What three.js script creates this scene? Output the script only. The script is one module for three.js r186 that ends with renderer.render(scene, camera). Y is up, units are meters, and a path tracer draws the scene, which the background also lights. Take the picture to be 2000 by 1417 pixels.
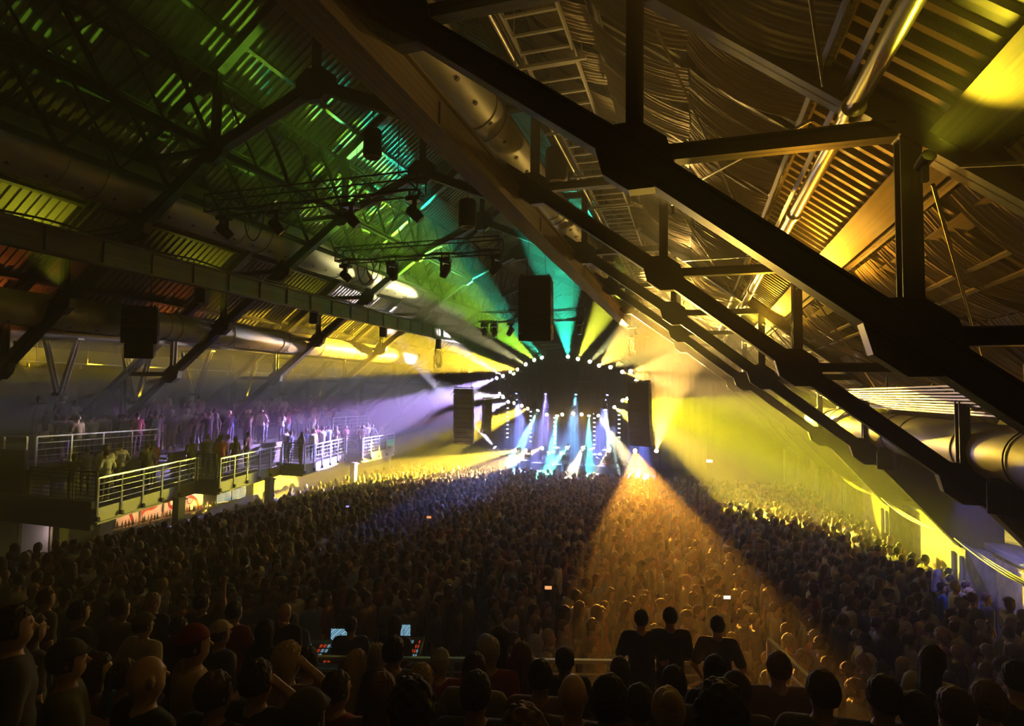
import * as THREE from 'three';
import { mergeGeometries, mergeVertices, toCreasedNormals } from 'three/addons/utils/BufferGeometryUtils.js';
import { RoundedBoxGeometry } from 'three/addons/geometries/RoundedBoxGeometry.js';

// ---------------------------------------------------------------- camera, haze, exposure
// metres, y up; x = 0 is the centre line of the hall, z = 0 the plane of the camera, the stage lies towards -z; floor in front of the stage is y = 0
const scene = new THREE.Scene();
scene.background = new THREE.Color(0x000000);
const camera = new THREE.PerspectiveCamera(2 * Math.atan(708.5 / 1120) * 180 / Math.PI, 2000 / 1417, 0.05, 200);
camera.position.set(9.3, 7.0, 0);
camera.rotation.set(0.0509, 0.308, 0.0135, 'YXZ');
const renderer = new THREE.WebGLRenderer({ antialias: true });
renderer.toneMapping = THREE.LinearToneMapping;
renderer.toneMappingExposure = 1.0;
renderer.shadowMap.enabled = true;
scene.fog = new THREE.FogExp2(0x1c1c1c, 0.016);          // thin neutral stage haze through the whole hall; it has no light of its own, only the lamps show it

// ---------------------------------------------------------------- helpers
const V = (x, y, z) => new THREE.Vector3(x, y, z);
let seed = 12345;
const rnd = () => { seed = (seed + 0x6d2b79f5) | 0; let t = Math.imul(seed ^ (seed >>> 15), 1 | seed); t = (t + Math.imul(t ^ (t >>> 7), 61 | t)) ^ t; return ((t ^ (t >>> 14)) >>> 0) / 4294967296; };
const rr = (a, b) => a + (b - a) * rnd();
const pick = (a) => a[Math.floor(rnd() * a.length)];
const taken = new Map();
function numbered(name) { const n = taken.get(name) ?? 0; taken.set(name, n + 1); return n ? `${name}_${String(n).padStart(3, '0')}` : name; }
function shade(o) { o.traverse((m) => { if (m.isMesh) { m.castShadow = true; m.receiveShadow = true; } }); return o; }
function thing(name, label, category, pos = [0, 0, 0], turn = 0, group) {
  const o = new THREE.Group(); o.name = numbered(name); scene.add(o);
  o.position.set(...pos); o.rotation.y = turn; o.userData = { label, category };
  if (group) o.userData.group = group;
  return o;
}
function tag(o, label, category, group) { o.userData.label = label; o.userData.category = category; if (group) o.userData.group = group; return o; }
function mesh(name, geo, mat, parent) { const m = new THREE.Mesh(geo, mat); m.name = name; m.castShadow = m.receiveShadow = true; if (parent) parent.add(m); return m; }
function top(name, geo, mat, label, category, group) { const m = mesh(numbered(name), geo, mat, scene); return tag(m, label, category, group); }
function struct(name, geo, mat) { const m = geo ? mesh(name, geo, mat) : new THREE.Group(); m.name = name; m.userData.kind = 'structure'; scene.add(m); return m; }
const clean = (g) => { const h = g.index ? g.toNonIndexed() : g; for (const k of Object.keys(h.attributes)) if (!['position', 'normal', 'uv'].includes(k)) h.deleteAttribute(k); return h; };
const join = (list) => (list.length === 1 ? list[0] : mergeGeometries(list.map(clean)));
const bx = (w, h, d, x = 0, y = 0, z = 0) => new THREE.BoxGeometry(w, h, d).translate(x, y, z);
const rbx = (w, h, d, r, x = 0, y = 0, z = 0, s = 2) => new RoundedBoxGeometry(w, h, d, s, r).translate(x, y, z);
const cyl = (r0, r1, h, n = 12, open = false) => new THREE.CylinderGeometry(r0, r1, h, n, 1, open);
const _m = new THREE.Matrix4(), _q = new THREE.Quaternion();
// places a geometry whose length runs along +z (0..1 scaled) from a to b; its y stays as close to up as it can
function along(g, a, b, up = V(0, 1, 0)) {
  const d = b.clone().sub(a), L = d.length(); d.normalize();
  const u = Math.abs(d.dot(up)) > 0.999 ? V(0, 0, 1) : up;
  const xx = new THREE.Vector3().crossVectors(u, d).normalize(), yy = new THREE.Vector3().crossVectors(d, xx);
  _m.makeBasis(xx, yy, d).setPosition(a);
  return g.clone().scale(1, 1, L).applyMatrix4(_m);
}
const unitBox = (w, h) => new THREE.BoxGeometry(w, h, 1).translate(0, 0, 0.5);
const bar = (a, b, w, h = w, up) => along(unitBox(w, h), a, b, up);
function unitI(w, h, t = 0.02) { return join([bx(w, t, 1, 0, h / 2 - t / 2, 0.5), bx(w, t, 1, 0, -h / 2 + t / 2, 0.5), bx(t, h, 1, 0, 0, 0.5)]); }
const ibeam = (a, b, w, h, t, up) => along(unitI(w, h, t), a, b, up);
const unitRod = (r, n = 8) => new THREE.CylinderGeometry(r, r, 1, n).rotateX(Math.PI / 2).translate(0, 0, 0.5);
const rod = (a, b, r, n = 8) => along(unitRod(r, n), a, b);
const tube = (pts, r, n = 24, k = 6) => new THREE.TubeGeometry(new THREE.CatmullRomCurve3(pts), n, r, k);
function poly(pts, depth, bevel = 0) {
  const s = new THREE.Shape(pts.map(([x, y]) => new THREE.Vector2(x, y)));
  return new THREE.ExtrudeGeometry(s, { depth, bevelEnabled: bevel > 0, bevelSize: bevel, bevelThickness: bevel, bevelSegments: 1 });
}
// noise textures -------------------------------------------------
function makeNoise(seed0) {
  const N = 256, g = new Float32Array(N * N); let s = seed0 | 0;
  for (let i = 0; i < N * N; i++) { s = (Math.imul(s, 1664525) + 1013904223) | 0; g[i] = (s >>> 8) / 16777216; }
  return (x, y) => { const xi = Math.floor(x), yi = Math.floor(y), fx = x - xi, fy = y - yi, sx = fx * fx * (3 - 2 * fx), sy = fy * fy * (3 - 2 * fy), at = (a, b) => g[((b & 255) << 8) | (a & 255)];
    return (at(xi, yi) * (1 - sx) + at(xi + 1, yi) * sx) * (1 - sy) + (at(xi, yi + 1) * (1 - sx) + at(xi + 1, yi + 1) * sx) * sy; };
}
const nz = makeNoise(7);
const fbm = (x, y, o = 4) => { let a = 0, w = 0.5, t = 0; for (let i = 0; i < o; i++) { a += w * nz(x, y); t += w; x = x * 2 + 17.3; y = y * 2 + 9.1; w *= 0.5; } return a / t; };
function dataTex(W, H, f, srgb = false) {
  const d = new Uint8Array(W * H * 4);
  for (let y = 0; y < H; y++) for (let x = 0; x < W; x++) { const c = f(x / W, y / H, x, y); const i = (y * W + x) * 4; d[i] = c[0]; d[i + 1] = c[1]; d[i + 2] = c[2]; d[i + 3] = 255; }
  const t = new THREE.DataTexture(d, W, H); t.wrapS = t.wrapT = THREE.RepeatWrapping; t.magFilter = THREE.LinearFilter; t.minFilter = THREE.LinearFilter; t.needsUpdate = true;
  if (srgb) t.colorSpace = THREE.SRGBColorSpace;
  return t;
}
const grey = (v) => { const k = Math.max(0, Math.min(255, v * 255)); return [k, k, k]; };
const lin = (r, g, b) => new THREE.Color().setRGB(r, g, b);
const std = (r, g, b, rough = 0.7, metal = 0, extra = {}) => new THREE.MeshStandardMaterial({ color: lin(r, g, b), roughness: rough, metalness: metal, ...extra });
const glow = (r, g, b, k) => new THREE.MeshStandardMaterial({ color: 0x111111, emissive: lin(r, g, b), emissiveIntensity: k });

// ---------------------------------------------------------------- stage lighting: where each lamp stands and what it is aimed at
// [place, aim, colour, candela, full cone in degrees, softness of the edge]
const LAMPS = [
  ['r', [-5.14, 8.16, -42.16], [-8.53, 5.75, -34.00], [0.5, 0.4, 1], 2, 15, 0.25],
  ['r', [-4.68, 8.16, -42.16], [-7.87, 12.07, -29.00], [1, 0.92, 1], 1, 8, 0.25],
  ['r', [-3.92, 8.54, -41.71], [-9.25, 8.92, -26.00], [1, 0.55, 0.12], 0.5, 10, 0.3],
  ['r', [-3.25, 8.69, -41.53], [-10.01, 9.79, -29.00], [1, 0.66, 0.03], 2.4, 18, 0.12],
  ['r', [-2.58, 9.02, -41.13], [-5.01, 11.94, -27.00], [0.85, 0.8, 0.35], 0.5, 8, 0.3],
  ['r', [-1.85, 9.31, -40.78], [-3.26, 12.94, -27.00], [0.34, 0.85, 0.04], 1.1, 12, 0.12],
  ['r', [-1.22, 9.45, -40.60], [-2.70, 13.99, -27.00], [0.02, 0.75, 0.42], 0.6, 10, 0.15],
  ['r', [0.65, 9.51, -40.51], [2.45, 12.70, -30.00], [0.02, 0.75, 0.42], 1.5, 12, 0.15],
  ['r', [1.28, 9.37, -40.69], [5.59, 12.39, -29.00], [0.75, 0.8, 0.05], 1.7, 9, 0.12],
  ['r', [2.08, 9.21, -40.89], [8.29, 11.67, -27.00], [0.8, 0.8, 0.3], 0.6, 8, 0.3],
  ['r', [2.70, 8.95, -41.22], [8.74, 11.19, -27.00], [1, 0.55, 0.08], 1.25, 16, 0.12],
  ['r', [3.49, 8.86, -41.33], [9.17, 9.64, -28.00], [1, 0.8, 0.2], 0.5, 10, 0.3],
  ['r', [4.25, 8.60, -41.67], [10.39, 6.97, -31.00], [1, 0.6, 0.16], 1.1, 10, 0.15],
  ['r', [4.87, 8.60, -41.67], [9.65, 8.92, -30.00], [1, 0.58, 0.15], 1, 10, 0.15],
  ['r', [5.26, 7.92, -42.51], [10.31, 10.24, -11.00], [1, 0.62, 0.08], 0.36, 10, 0.3],
  ['r', [5.11, 7.26, -43.31], [14.18, 5.94, -15.20], [1, 0.62, 0.08], 0.26, 9, 0.25],
  ['r', [-3.81, 8.39, -41.89], [-3.64, 13.11, -11.00], [0.12, 0.9, 0.02], 0.09, 6, 0.25],
  ['r', [-5.23, 6.60, -43.89], [-7.51, 6.93, -32.00], [0.9, 0.85, 1], 1.2, 12, 0.3],
  ['r', [-5.39, 6.89, -43.58], [-11.95, 4.94, -24.00], [0.65, 0.25, 1], 1, 9, 0.3],
  ['r', [-4.90, 6.28, -44.24], [-7.25, 4.19, -33.00], [0.45, 0.38, 1], 2.4, 15, 0.25],
  ['r', [-4.42, 6.16, -44.38], [-9.62, 4.46, -30.00], [1, 0.32, 0.06], 0.5, 5, 0.3],
  ['r', [-3.87, 6.00, -44.56], [-7.56, 1.35, -24.00], [1, 0.62, 0.04], 0.9, 9, 0.2],
  ['r', [-3.38, 5.76, -44.82], [-7.94, 2.87, -33.00], [1, 0.7, 0.05], 2.4, 14, 0.12],
  ['r', [-2.61, 5.78, -44.82], [-3.64, 1.70, -41.00], [0.2, 0.75, 0.85], 2.8, 12, 0.2],
  ['r', [-2.06, 5.28, -45.36], [-0.43, 1.64, -20.00], [0.12, 0.25, 1], 0.5, 8, 0.25],
  ['r', [-1.19, 5.41, -45.24], [-1.13, 0.76, -42.00], [0.1, 0.7, 0.75], 3, 13, 0.2],
  ['r', [0.10, 5.42, -45.27], [4.43, 1.95, -19.00], [1, 0.66, 0.2], 0.016, 52, 0.6],  // wide fill lamp, added to light the whole crowd dimly
  ['r', [-0.75, 5.31, -45.36], [-2.05, 2.14, -18.00], [1, 0.6, 0.05], 0.04, 28, 0.6],  // added wash that warms the balcony side of the crowd
  ['r', [0.71, 5.35, -45.36], [8.93, 2.84, -17.00], [1, 0.52, 0.05], 0.026, 30, 0.6],  // added amber wash for the crowd towards the plastered wall
  ['r', [1.36, 5.47, -45.24], [1.87, 0.93, -42.00], [0.08, 0.75, 0.6], 3, 13, 0.2],
  ['r', [1.98, 5.40, -45.33], [6.60, 0.76, -38.00], [1, 0.8, 0.4], 2.2, 10, 0.15],
  ['r', [2.67, 5.97, -44.73], [3.80, 1.04, -42.00], [0.6, 0.85, 0.75], 2.2, 12, 0.3],
  ['r', [3.33, 6.02, -44.69], [8.58, 3.82, -34.00], [1, 0.75, 0.12], 1.4, 13, 0.2],
  ['r', [4.00, 6.51, -44.16], [12.44, 5.23, -28.00], [0.8, 0.7, 0.01], 2.4, 13, 0.15],
  ['r', [4.37, 6.71, -43.93], [11.10, 2.55, -31.00], [1, 0.7, 0.03], 2.4, 10, 0.12],
  ['r', [4.69, 6.87, -43.76], [16.80, 2.44, -25.60], [0.95, 0.74, 0.02], 0.9, 9, 0.2],
  ['f', [-4.47, 2.74, -40.00], [-6.38, 5.70, -38.00], [0.75, 0.7, 1], 1.4, 12, 0.2],
  ['f', [-3.17, 2.74, -41.00], [-8.93, 1.64, -31.00], [1, 0.66, 0.05], 3.4, 13, 0.12],
  ['f', [-2.22, 2.81, -40.30], [-8.12, 3.30, -21.00], [0.85, 0.72, 0.03], 0.25, 12, 0.25],
  ['f', [-1.69, 2.81, -43.00], [-4.81, 1.30, -34.00], [1, 0.6, 0.18], 2.6, 12, 0.15],
  ['f', [0.19, 2.97, -43.00], [-0.65, 0.78, -36.00], [0.1, 0.75, 0.4], 2.6, 11, 0.15],
  ['f', [1.37, 3.02, -43.00], [1.37, 0.74, -36.00], [1, 0.85, 0.5], 2.2, 12, 0.15],
  ['f', [3.32, 3.02, -43.00], [3.32, 0.87, -36.00], [1, 0.8, 0.4], 2.2, 12, 0.15],
  ['f', [5.34, 3.10, -41.00], [7.85, 1.68, -21.00], [1, 0.4, 0.03], 2, 12, 0.15],
  ['f', [6.83, 3.05, -40.00], [8.39, 8.86, -31.00], [1, 0.55, 0.1], 1.5, 16, 0.15],
];
const POWER = 18000;                                       // candela of a lamp of strength 1
const lampSpots = [];
function aimLamp(place, aim, c, k, cone, soft, size = 4) {
  const s = new THREE.SpotLight(lin(...c), k * POWER, 0, THREE.MathUtils.degToRad(cone / 2), soft, 2);
  s.name = 'beam'; s.position.set(...place); s.target.position.set(...aim); s.castShadow = true; s.shadow.radius = size;
  scene.add(s); scene.add(s.target); s.target.name = 'beam_target';
  return s;
}
// ================================================================ materials of the building
const rustTex = dataTex(256, 256, (u, v) => { const n = fbm(u * 16, v * 16, 5); return grey(0.62 + 0.5 * (n - 0.3)); }, true);
const plasterTex = dataTex(512, 512, (u, v) => { const n = fbm(u * 24, v * 24, 5), m = fbm(u * 6 + 40, v * 6, 4), p = fbm(u * 60, v * 60, 3); const chip = m < 0.4 ? 0.55 + 0.6 * p : 1; return [215 * chip * (0.7 + 0.5 * n), 200 * chip * (0.7 + 0.5 * n), 172 * chip * (0.68 + 0.52 * n)].map((c) => Math.min(255, c)); }, true);
const plasterBump = dataTex(256, 256, (u, v) => grey(fbm(u * 24, v * 24, 5)));
const clothBump = dataTex(128, 128, (u, v) => grey(fbm(u * 6, v * 40, 3)));
const M = {
  steel: std(0.035, 0.026, 0.019, 0.5, 0.2, { map: rustTex }),
  steelLight: std(0.34, 0.30, 0.24, 0.5, 0.3, { map: rustTex }),
  truss: std(0.03, 0.03, 0.03, 0.45, 0.5),
  black: std(0.012, 0.012, 0.013, 0.6),
  blackGloss: std(0.02, 0.02, 0.022, 0.3),
  galv: std(0.55, 0.53, 0.48, 0.38, 0.75),
  zinc: std(0.42, 0.40, 0.36, 0.45, 0.55),
  pipe: std(0.62, 0.58, 0.5, 0.28, 0.8),
  duct: std(0.42, 0.39, 0.33, 0.5, 0.3),
  wood: std(0.22, 0.135, 0.065, 0.75, 0, { map: rustTex }),
  plaster: std(0.62, 0.56, 0.45, 0.9, 0, { map: plasterTex, bumpMap: plasterBump, bumpScale: 0.02 }),
  concrete: std(0.34, 0.32, 0.28, 0.9, 0, { map: rustTex }),
  brick: [std(0.30, 0.13, 0.07, 0.9), std(0.24, 0.11, 0.065, 0.9), std(0.34, 0.17, 0.09, 0.9)],
  rail: std(0.5, 0.5, 0.5, 0.35, 0.7),
  fascia: std(0.30, 0.28, 0.22, 0.6),
  floor: std(0.05, 0.047, 0.043, 0.7),
  wall: std(0.12, 0.11, 0.095, 0.9, 0, { map: rustTex }),
  deck: std(0.15, 0.135, 0.11, 0.6, 0.2),
  fabric: [std(0.34, 0.29, 0.23, 0.95, 0, { bumpMap: clothBump, bumpScale: 0.01, side: THREE.DoubleSide }), std(0.29, 0.25, 0.2, 0.95, 0, { bumpMap: clothBump, bumpScale: 0.01, side: THREE.DoubleSide }), std(0.38, 0.31, 0.23, 0.95, 0, { bumpMap: clothBump, bumpScale: 0.01, side: THREE.DoubleSide })],
};
const S = 6.1, BAYS = 8, ZEND = -49.6, ZREAR = 5.6;       // spacing of the frames, how many bays run to the stage wall
const NB = [[0, 14.85], [3.2, 13.5], [5.9, 11.55], [8.7, 9.5], [11.2, 7.55], [13.85, 5.5], [16.1, 3.75]];   // bottom chord, half
const topY = (x) => 18.33 - 0.785 * Math.abs(x);          // top chord
const SL = Math.hypot(1, 0.785), roofUp = (s) => V(s * 0.785 / SL, 1 / SL, 0);
// ---------------------------------------------------------------- shell: floor, walls, roof
const LEVELS = [[3.55, 3.95], [5.0, 3.45], [6.3, 3.0], [8.15, 2.6], [8.6, 2.12]];                    // rear terrace, square to the view: [far edge, height]
const YAW = 0.308, terraceAt = (x, z) => { const X = x - 9.3; return [X * Math.cos(YAW) - z * Math.sin(YAW), -X * Math.sin(YAW) - z * Math.cos(YAW)]; };   // [sideways, away]
const rampY = (x, z) => Math.max(0, Math.min(1, (x + 9.5) / 3)) * 1.45 * Math.max(0, Math.min(1, (32 + z) / 24.25));   // raked floor, level by the bar
const floorY = (x, z) => { const [s, d] = terraceAt(x, z); if (s < 3.6) for (const [e, y] of LEVELS) if (d < e) return y; return rampY(x, z); };
{
  const fl = struct('floor');
  const fg = new THREE.PlaneGeometry(36.8, 55.2, 46, 60).rotateX(-Math.PI / 2).translate(-0.8, 0, -22), fq = fg.attributes.position;
  for (let i = 0; i < fq.count; i++) fq.setY(i, rampY(fq.getX(i), fq.getZ(i)));
  fg.computeVertexNormals(); mesh('main_floor', fg, M.floor, fl); mesh('floor_slab', bx(37, 0.3, 55.6, -0.8, -0.3, -22), M.floor, fl);
  let d0 = -3.6;
  for (const [e, y] of LEVELS) { const m = mesh('terrace_step', bx(22.6, y - 0.2, e - d0, -7.7, (y + 0.2) / 2 - 0.2 + 0.2, -(e + d0) / 2), M.floor, fl); m.position.set(9.3, 0, 0); m.rotation.y = YAW; d0 = e; }
  struct('wall_stage', bx(40, 20, 0.4, -0.8, 9, ZEND - 0.2), M.black);
  struct('wall_rear', bx(40, 20, 0.4, -0.8, 9, ZREAR + 0.2), M.wall);
  struct('wall_left', bx(0.4, 9.5, 55.6, -19.4, 4, -22), M.wall);
  // annex ceiling over the balcony
  struct('ceiling', bx(8.2, 0.25, 55.2, -15.3, 8.9, -22), M.wall);
}
function deckGeometry(len) {                               // ribbed sheet, 1.32 m of plan along the slope (x from 0 to -1), ribs down the slope
  const P = [], N = 24, w = S / N, p = [[0, 0], [0.3, 0], [0.4, 0.045], [0.9, 0.045], [1, 0]];
  const pos = [], idx = [], uv = [];
  for (let i = 0; i < N; i++) for (const [a, h] of p.slice(0, 4)) P.push([(i + a) * w, h]);
  P.push([S, 0]);
  for (const [z, h] of P) for (const s of [0, len]) { pos.push(s, h, -z); uv.push(s, z); }
  for (let i = 0; i + 1 < P.length; i++) { const a = i * 2; idx.push(a, a + 1, a + 2, a + 1, a + 3, a + 2); }
  const g = new THREE.BufferGeometry(); g.setAttribute('position', new THREE.Float32BufferAttribute(pos, 3)); g.setAttribute('uv', new THREE.Float32BufferAttribute(uv, 2)); g.setIndex(idx);
  return toCreasedNormals(g, 0.3);
}
function drapeGeometry(k, w) {                             // cloth strip sagging between two purlins, with folds down the slope
  const L = 1.32 * SL, nu = 8, nv = 44, pos = [], idx = [], uv = [];
  for (let i = 0; i <= nu; i++) for (let j = 0; j <= nv; j++) {
    const u = i / nu, v = j / nv, sag = 4 * u * (1 - u), edge = Math.pow(Math.abs(v - 0.5) * 2, 4);
    const fold = 0.009 * Math.sin(v * 66 + k * 2 + u * 1.5) + 0.006 * Math.sin(v * 41 + k * 5 - u * 2) + 0.012 * Math.sin(v * 11 + k);
    pos.push(u * L, -sag * (0.11 + 0.02 * k + 0.06 * (v - 0.5)) + fold * (0.4 + 0.6 * sag) - 0.02 * edge, -(v - 0.5) * w * (1 - 0.04 * sag) + 0.03 * Math.sin(u * 5 + k)); uv.push(u * L, v * w);
  }
  for (let i = 0; i < nu; i++) for (let j = 0; j < nv; j++) { const a = i * (nv + 1) + j, b = a + nv + 1; idx.push(a, b, a + 1, b, b + 1, a + 1); }
  const g = new THREE.BufferGeometry(); g.setAttribute('position', new THREE.Float32BufferAttribute(pos, 3)); g.setAttribute('uv', new THREE.Float32BufferAttribute(uv, 2)); g.setIndex(idx); g.computeVertexNormals();
  return g;
}
{
  const deckG = deckGeometry(1.32 * SL), drapes = [0, 1, 2].map((k) => drapeGeometry(k, 0.92)), purlinG = unitI(0.1, 0.2, 0.02);
  for (const s of [-1, 1]) {
    const roof = struct(s < 0 ? 'roof_left' : 'roof_right'), n = s < 0 ? 9 : 14;
    const place = (m, x, dy, z) => { m.position.set(s * x, topY(x) + dy, z); m.rotation.order = 'YXZ'; m.rotation.set(0, s < 0 ? Math.PI : 0, -Math.atan(0.785)); };
    for (let i = 0; i < n; i++) {
      for (let k = -1; k < BAYS; k++) { const d = mesh('deck_panel', deckG, M.deck, roof); place(d, i * 1.32, 0.42, s < 0 ? -(k + 1) * S : -k * S); }
      mesh('purlin', along(purlinG, V(s * i * 1.32, topY(i * 1.32) + 0.28, S), V(s * i * 1.32, topY(i * 1.32) + 0.28, -BAYS * S), roofUp(s)), M.steel, roof);
      const x0 = i * 1.32;
      if (s > 0 && x0 > 6.4 && x0 < 16 && !(x0 > 10.2 && x0 < 11.7)) for (let k = 0; k < 7; k++) for (let b = 0; b < 5; b++) {
        if (rnd() < 0.06) continue;
        const d = mesh('fabric_drape', drapes[(b + i + k) % 3], M.fabric[(b * 2 + i + k) % 3], roof); place(d, x0, 0.14 + rr(-0.03, 0.03), -k * S - (b + 0.5) * 1.22 + rr(-0.06, 0.06));
      }
    }
    // outer skin that keeps daylight out
    mesh('roof_skin', bar(V(0, topY(0) + 0.62, -22), V(s * (s < 0 ? 12.2 : 19), topY(s < 0 ? 12.2 : 19) + 0.62, -22), 55.8, 0.1), M.black, roof);
  }
  struct('trim_1', bx(0.2, 1.6, 55.2, -12.0, 9.6, -22), M.wall);     // fascia between sloping roof and annex ceiling
}
// right wall: low plastered wall with pilasters, brick wall above and behind it
{
  const w = struct('wall_right');
  mesh('wall_core', bx(0.3, 9, 55.4, 18.05, 2, -22), M.concrete, w);
  const bg = [0, 1, 2].map((k) => bx(0.1, 0.19, 0.43));
  let n = 0;
  for (let r = 0; r < 7; r++) for (let c = 0; c < 42; c++) {                            // bricks above the ledge as far as they can be told apart
    const z = -13 - c * 0.45 - (r % 2) * 0.22, b = mesh('brick', bg[n % 3], M.brick[(r * 7 + c * 5 + ((r * c) % 3)) % 3], w); b.position.set(17.88 + ((r * 31 + c * 17) % 5) * 0.004, 3.35 + r * 0.205, z); n++;
  }
  for (let k = -1; k < BAYS; k++) {
    const z0 = -k * S - 0.55, z1 = -(k + 1) * S + 0.55, L = z0 - z1;
    const p = mesh('plaster_panel', bx(1.3, 3.25, L, 17.2 + 0.03 * (k % 2), 1.5, (z0 + z1) / 2), M.plaster, w);
    for (let i = 0, a = p.geometry.attributes, q = a.position; i < q.count; i++) a.uv.setXY(i, (Math.abs(a.normal.getX(i)) > 0.5 ? q.getZ(i) : q.getX(i)) / 3, (Math.abs(a.normal.getY(i)) > 0.5 ? q.getZ(i) : q.getY(i)) / 3);
    mesh('ledge', rbx(1.5, 0.16, S, 0.03, 17.2, 3.2, -(k + 0.5) * S), M.concrete, w);
    mesh('pilaster', rbx(1.0, 3.2, 0.9, 0.03, 16.45, 1.5, -(k + 1) * S), M.concrete, w);
    mesh('channel', bx(0.12, 2.9, 0.06, 15.93, 1.45, -(k + 1) * S - 0.25), M.rail, w);
    mesh('channel', bx(0.12, 2.9, 0.06, 15.93, 1.45, -(k + 1) * S + 0.25), M.rail, w);
  }
}
// ---------------------------------------------------------------- steel frames
{
  const RF = 'dark riveted steel roof frame with stepped posts and struts', RG = 'roof frames of the hall';
  const gus = (r) => { const p = []; for (let i = 0; i < 8; i++) { const a = (i + 0.5) / 8 * 2 * Math.PI; p.push([r * Math.cos(a) * 1.15, r * Math.sin(a) * 0.9]); } return poly(p, 0.2, 0.012).translate(0, 0, -0.1); };
  const gussetG = gus(0.38).rotateZ(-0.64), gussetL = gus(0.38).rotateZ(0.64), apexG = gus(0.5);
  const proto = new THREE.Group();
  const seg = (name, g) => mesh(name, g, M.steel, proto);
  for (const s of [-1, 1]) {
    for (let i = 0; i + 1 < NB.length; i++) {
      const [ax, ay] = NB[i], [b0, by] = NB[i + 1], a = V(s * ax, ay, 0), b = V(s * b0, by, 0), u = V(s * 0.6, 0.8, 0);
      seg('bottom_chord', join([ibeam(a, b, 0.26, 0.3, 0.03, u), bar(a.clone().add(V(0, 0, 0.12)), b.clone().add(V(0, 0, 0.12)), 0.02, 0.2, u)]));
      if (i > 0 && i < 6) seg('post', ibeam(a, V(a.x, topY(ax) - 0.1, 0), 0.17, 0.19, 0.02, V(0, 0, 1)));
      if (i > 0 && i < 6) { const tx = (18.33 - ay) / 0.785; seg('strut', ibeam(a, V(s * (tx - 0.15), ay, 0), 0.17, 0.17, 0.02)); }
      if (i > 0 && i < 6) { const g = seg('gusset_plate', s > 0 ? gussetG : gussetL); g.position.copy(a); }
    }
    seg('top_chord', ibeam(V(0, topY(0), 0), V(s * 16.9, topY(16.9), 0), 0.24, 0.3, 0.03, roofUp(s)));
    // solid knee that carries the frame down to its pilaster
    const kp = [[13.85, 5.45], [14.6, 6.85], [15.6, 6.05], [16.9, 4.3], [16.9, 3.1], [15.95, 3.1]].map(([x, y]) => [s * x, y]);
    seg('knee_plate', poly(s > 0 ? kp : kp.reverse(), 0.34, 0.01).translate(0, 0, -0.17));
  }
  seg('post', ibeam(V(0, 14.9, 0), V(0, 18.2, 0), 0.17, 0.19, 0.02, V(0, 0, 1)));
  seg('gusset_plate', apexG).position.set(0, 14.85, 0);
  for (let k = 0; k <= BAYS; k++) {
    const f = proto.clone(); f.name = numbered('roof_frame'); f.position.set(0, 0, -k * S); scene.add(f); tag(f, RF, 'roof frame', RG);
  }
  // sway bracing between the frames: verticals with V diagonals on the two ridge lines and the left chord line
  const sway = new THREE.Group(), sw = (a, b, w = 0.09) => mesh('brace', ibeam(V(0, a[1], a[0]), V(0, b[1], b[0]), w, w, 0.014), M.steel, sway);
  mesh('lower_rail', ibeam(V(0, 0, 0), V(0, 0, -S), 0.13, 0.15, 0.015), M.steel, sway);
  mesh('upper_rail', ibeam(V(0, 2.0, 0), V(0, 2.0, -S), 0.1, 0.12, 0.015), M.steel, sway);
  for (let i = 0; i < 4; i++) { const z = -i * S / 4, e = -(i + 1) * S / 4; sw([z, i % 2 ? 2 : 0], [e, i % 2 ? 0 : 2]); sw([z, i % 2 ? 0.05 : 1.95], [e, i % 2 ? 1.95 : 0.05], 0.05); }
  for (const [x, y] of [[-3.2, 13.55], [3.2, 13.55], [-4.65, 12.5]]) for (let k = 0; k < 7; k++) {
    const b = sway.clone(); b.name = numbered('sway_truss'); b.scale.z = 0.965; b.position.set(x, y, -k * S - 0.12); scene.add(b);
    tag(b, x > 0 ? 'steel lattice sway truss beside the timber girder under the ridge' : x > -4 ? "steel lattice sway truss on the far side of the ridge" : "steel lattice sway truss beside the large round duct", 'truss', x > 0 ? 'sway trusses by the timber girder' : x > -4 ? "sway trusses past the ridge" : "sway trusses beside the large duct");
  }
  // thin tie rods in the right roof slope
  for (let k = 0; k < 5; k++) for (const f of [0, 1]) {
    const z0 = -k * S - 0.3, z1 = -(k + 1) * S + 0.3, xa = f ? 8.9 : 11.5, xb = f ? 10.45 : 14.2;
    top('tie_rod', rod(V(xa, topY(xa) - 0.25, z0), V(xb, topY(xb) - 0.25, z1), 0.018), M.steelLight, 'thin steel tie rod crossing a bay below the draped roof slope', 'tie rod', 'tie rods under the draped slope');
    top('tie_rod', rod(V(xb, topY(xb) - 0.3, z0), V(xa, topY(xa) - 0.3, z1), 0.018), M.steelLight, 'thin steel tie rod crossing a bay below the draped roof slope', 'tie rod', 'tie rods under the draped slope');
  }
}
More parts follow.
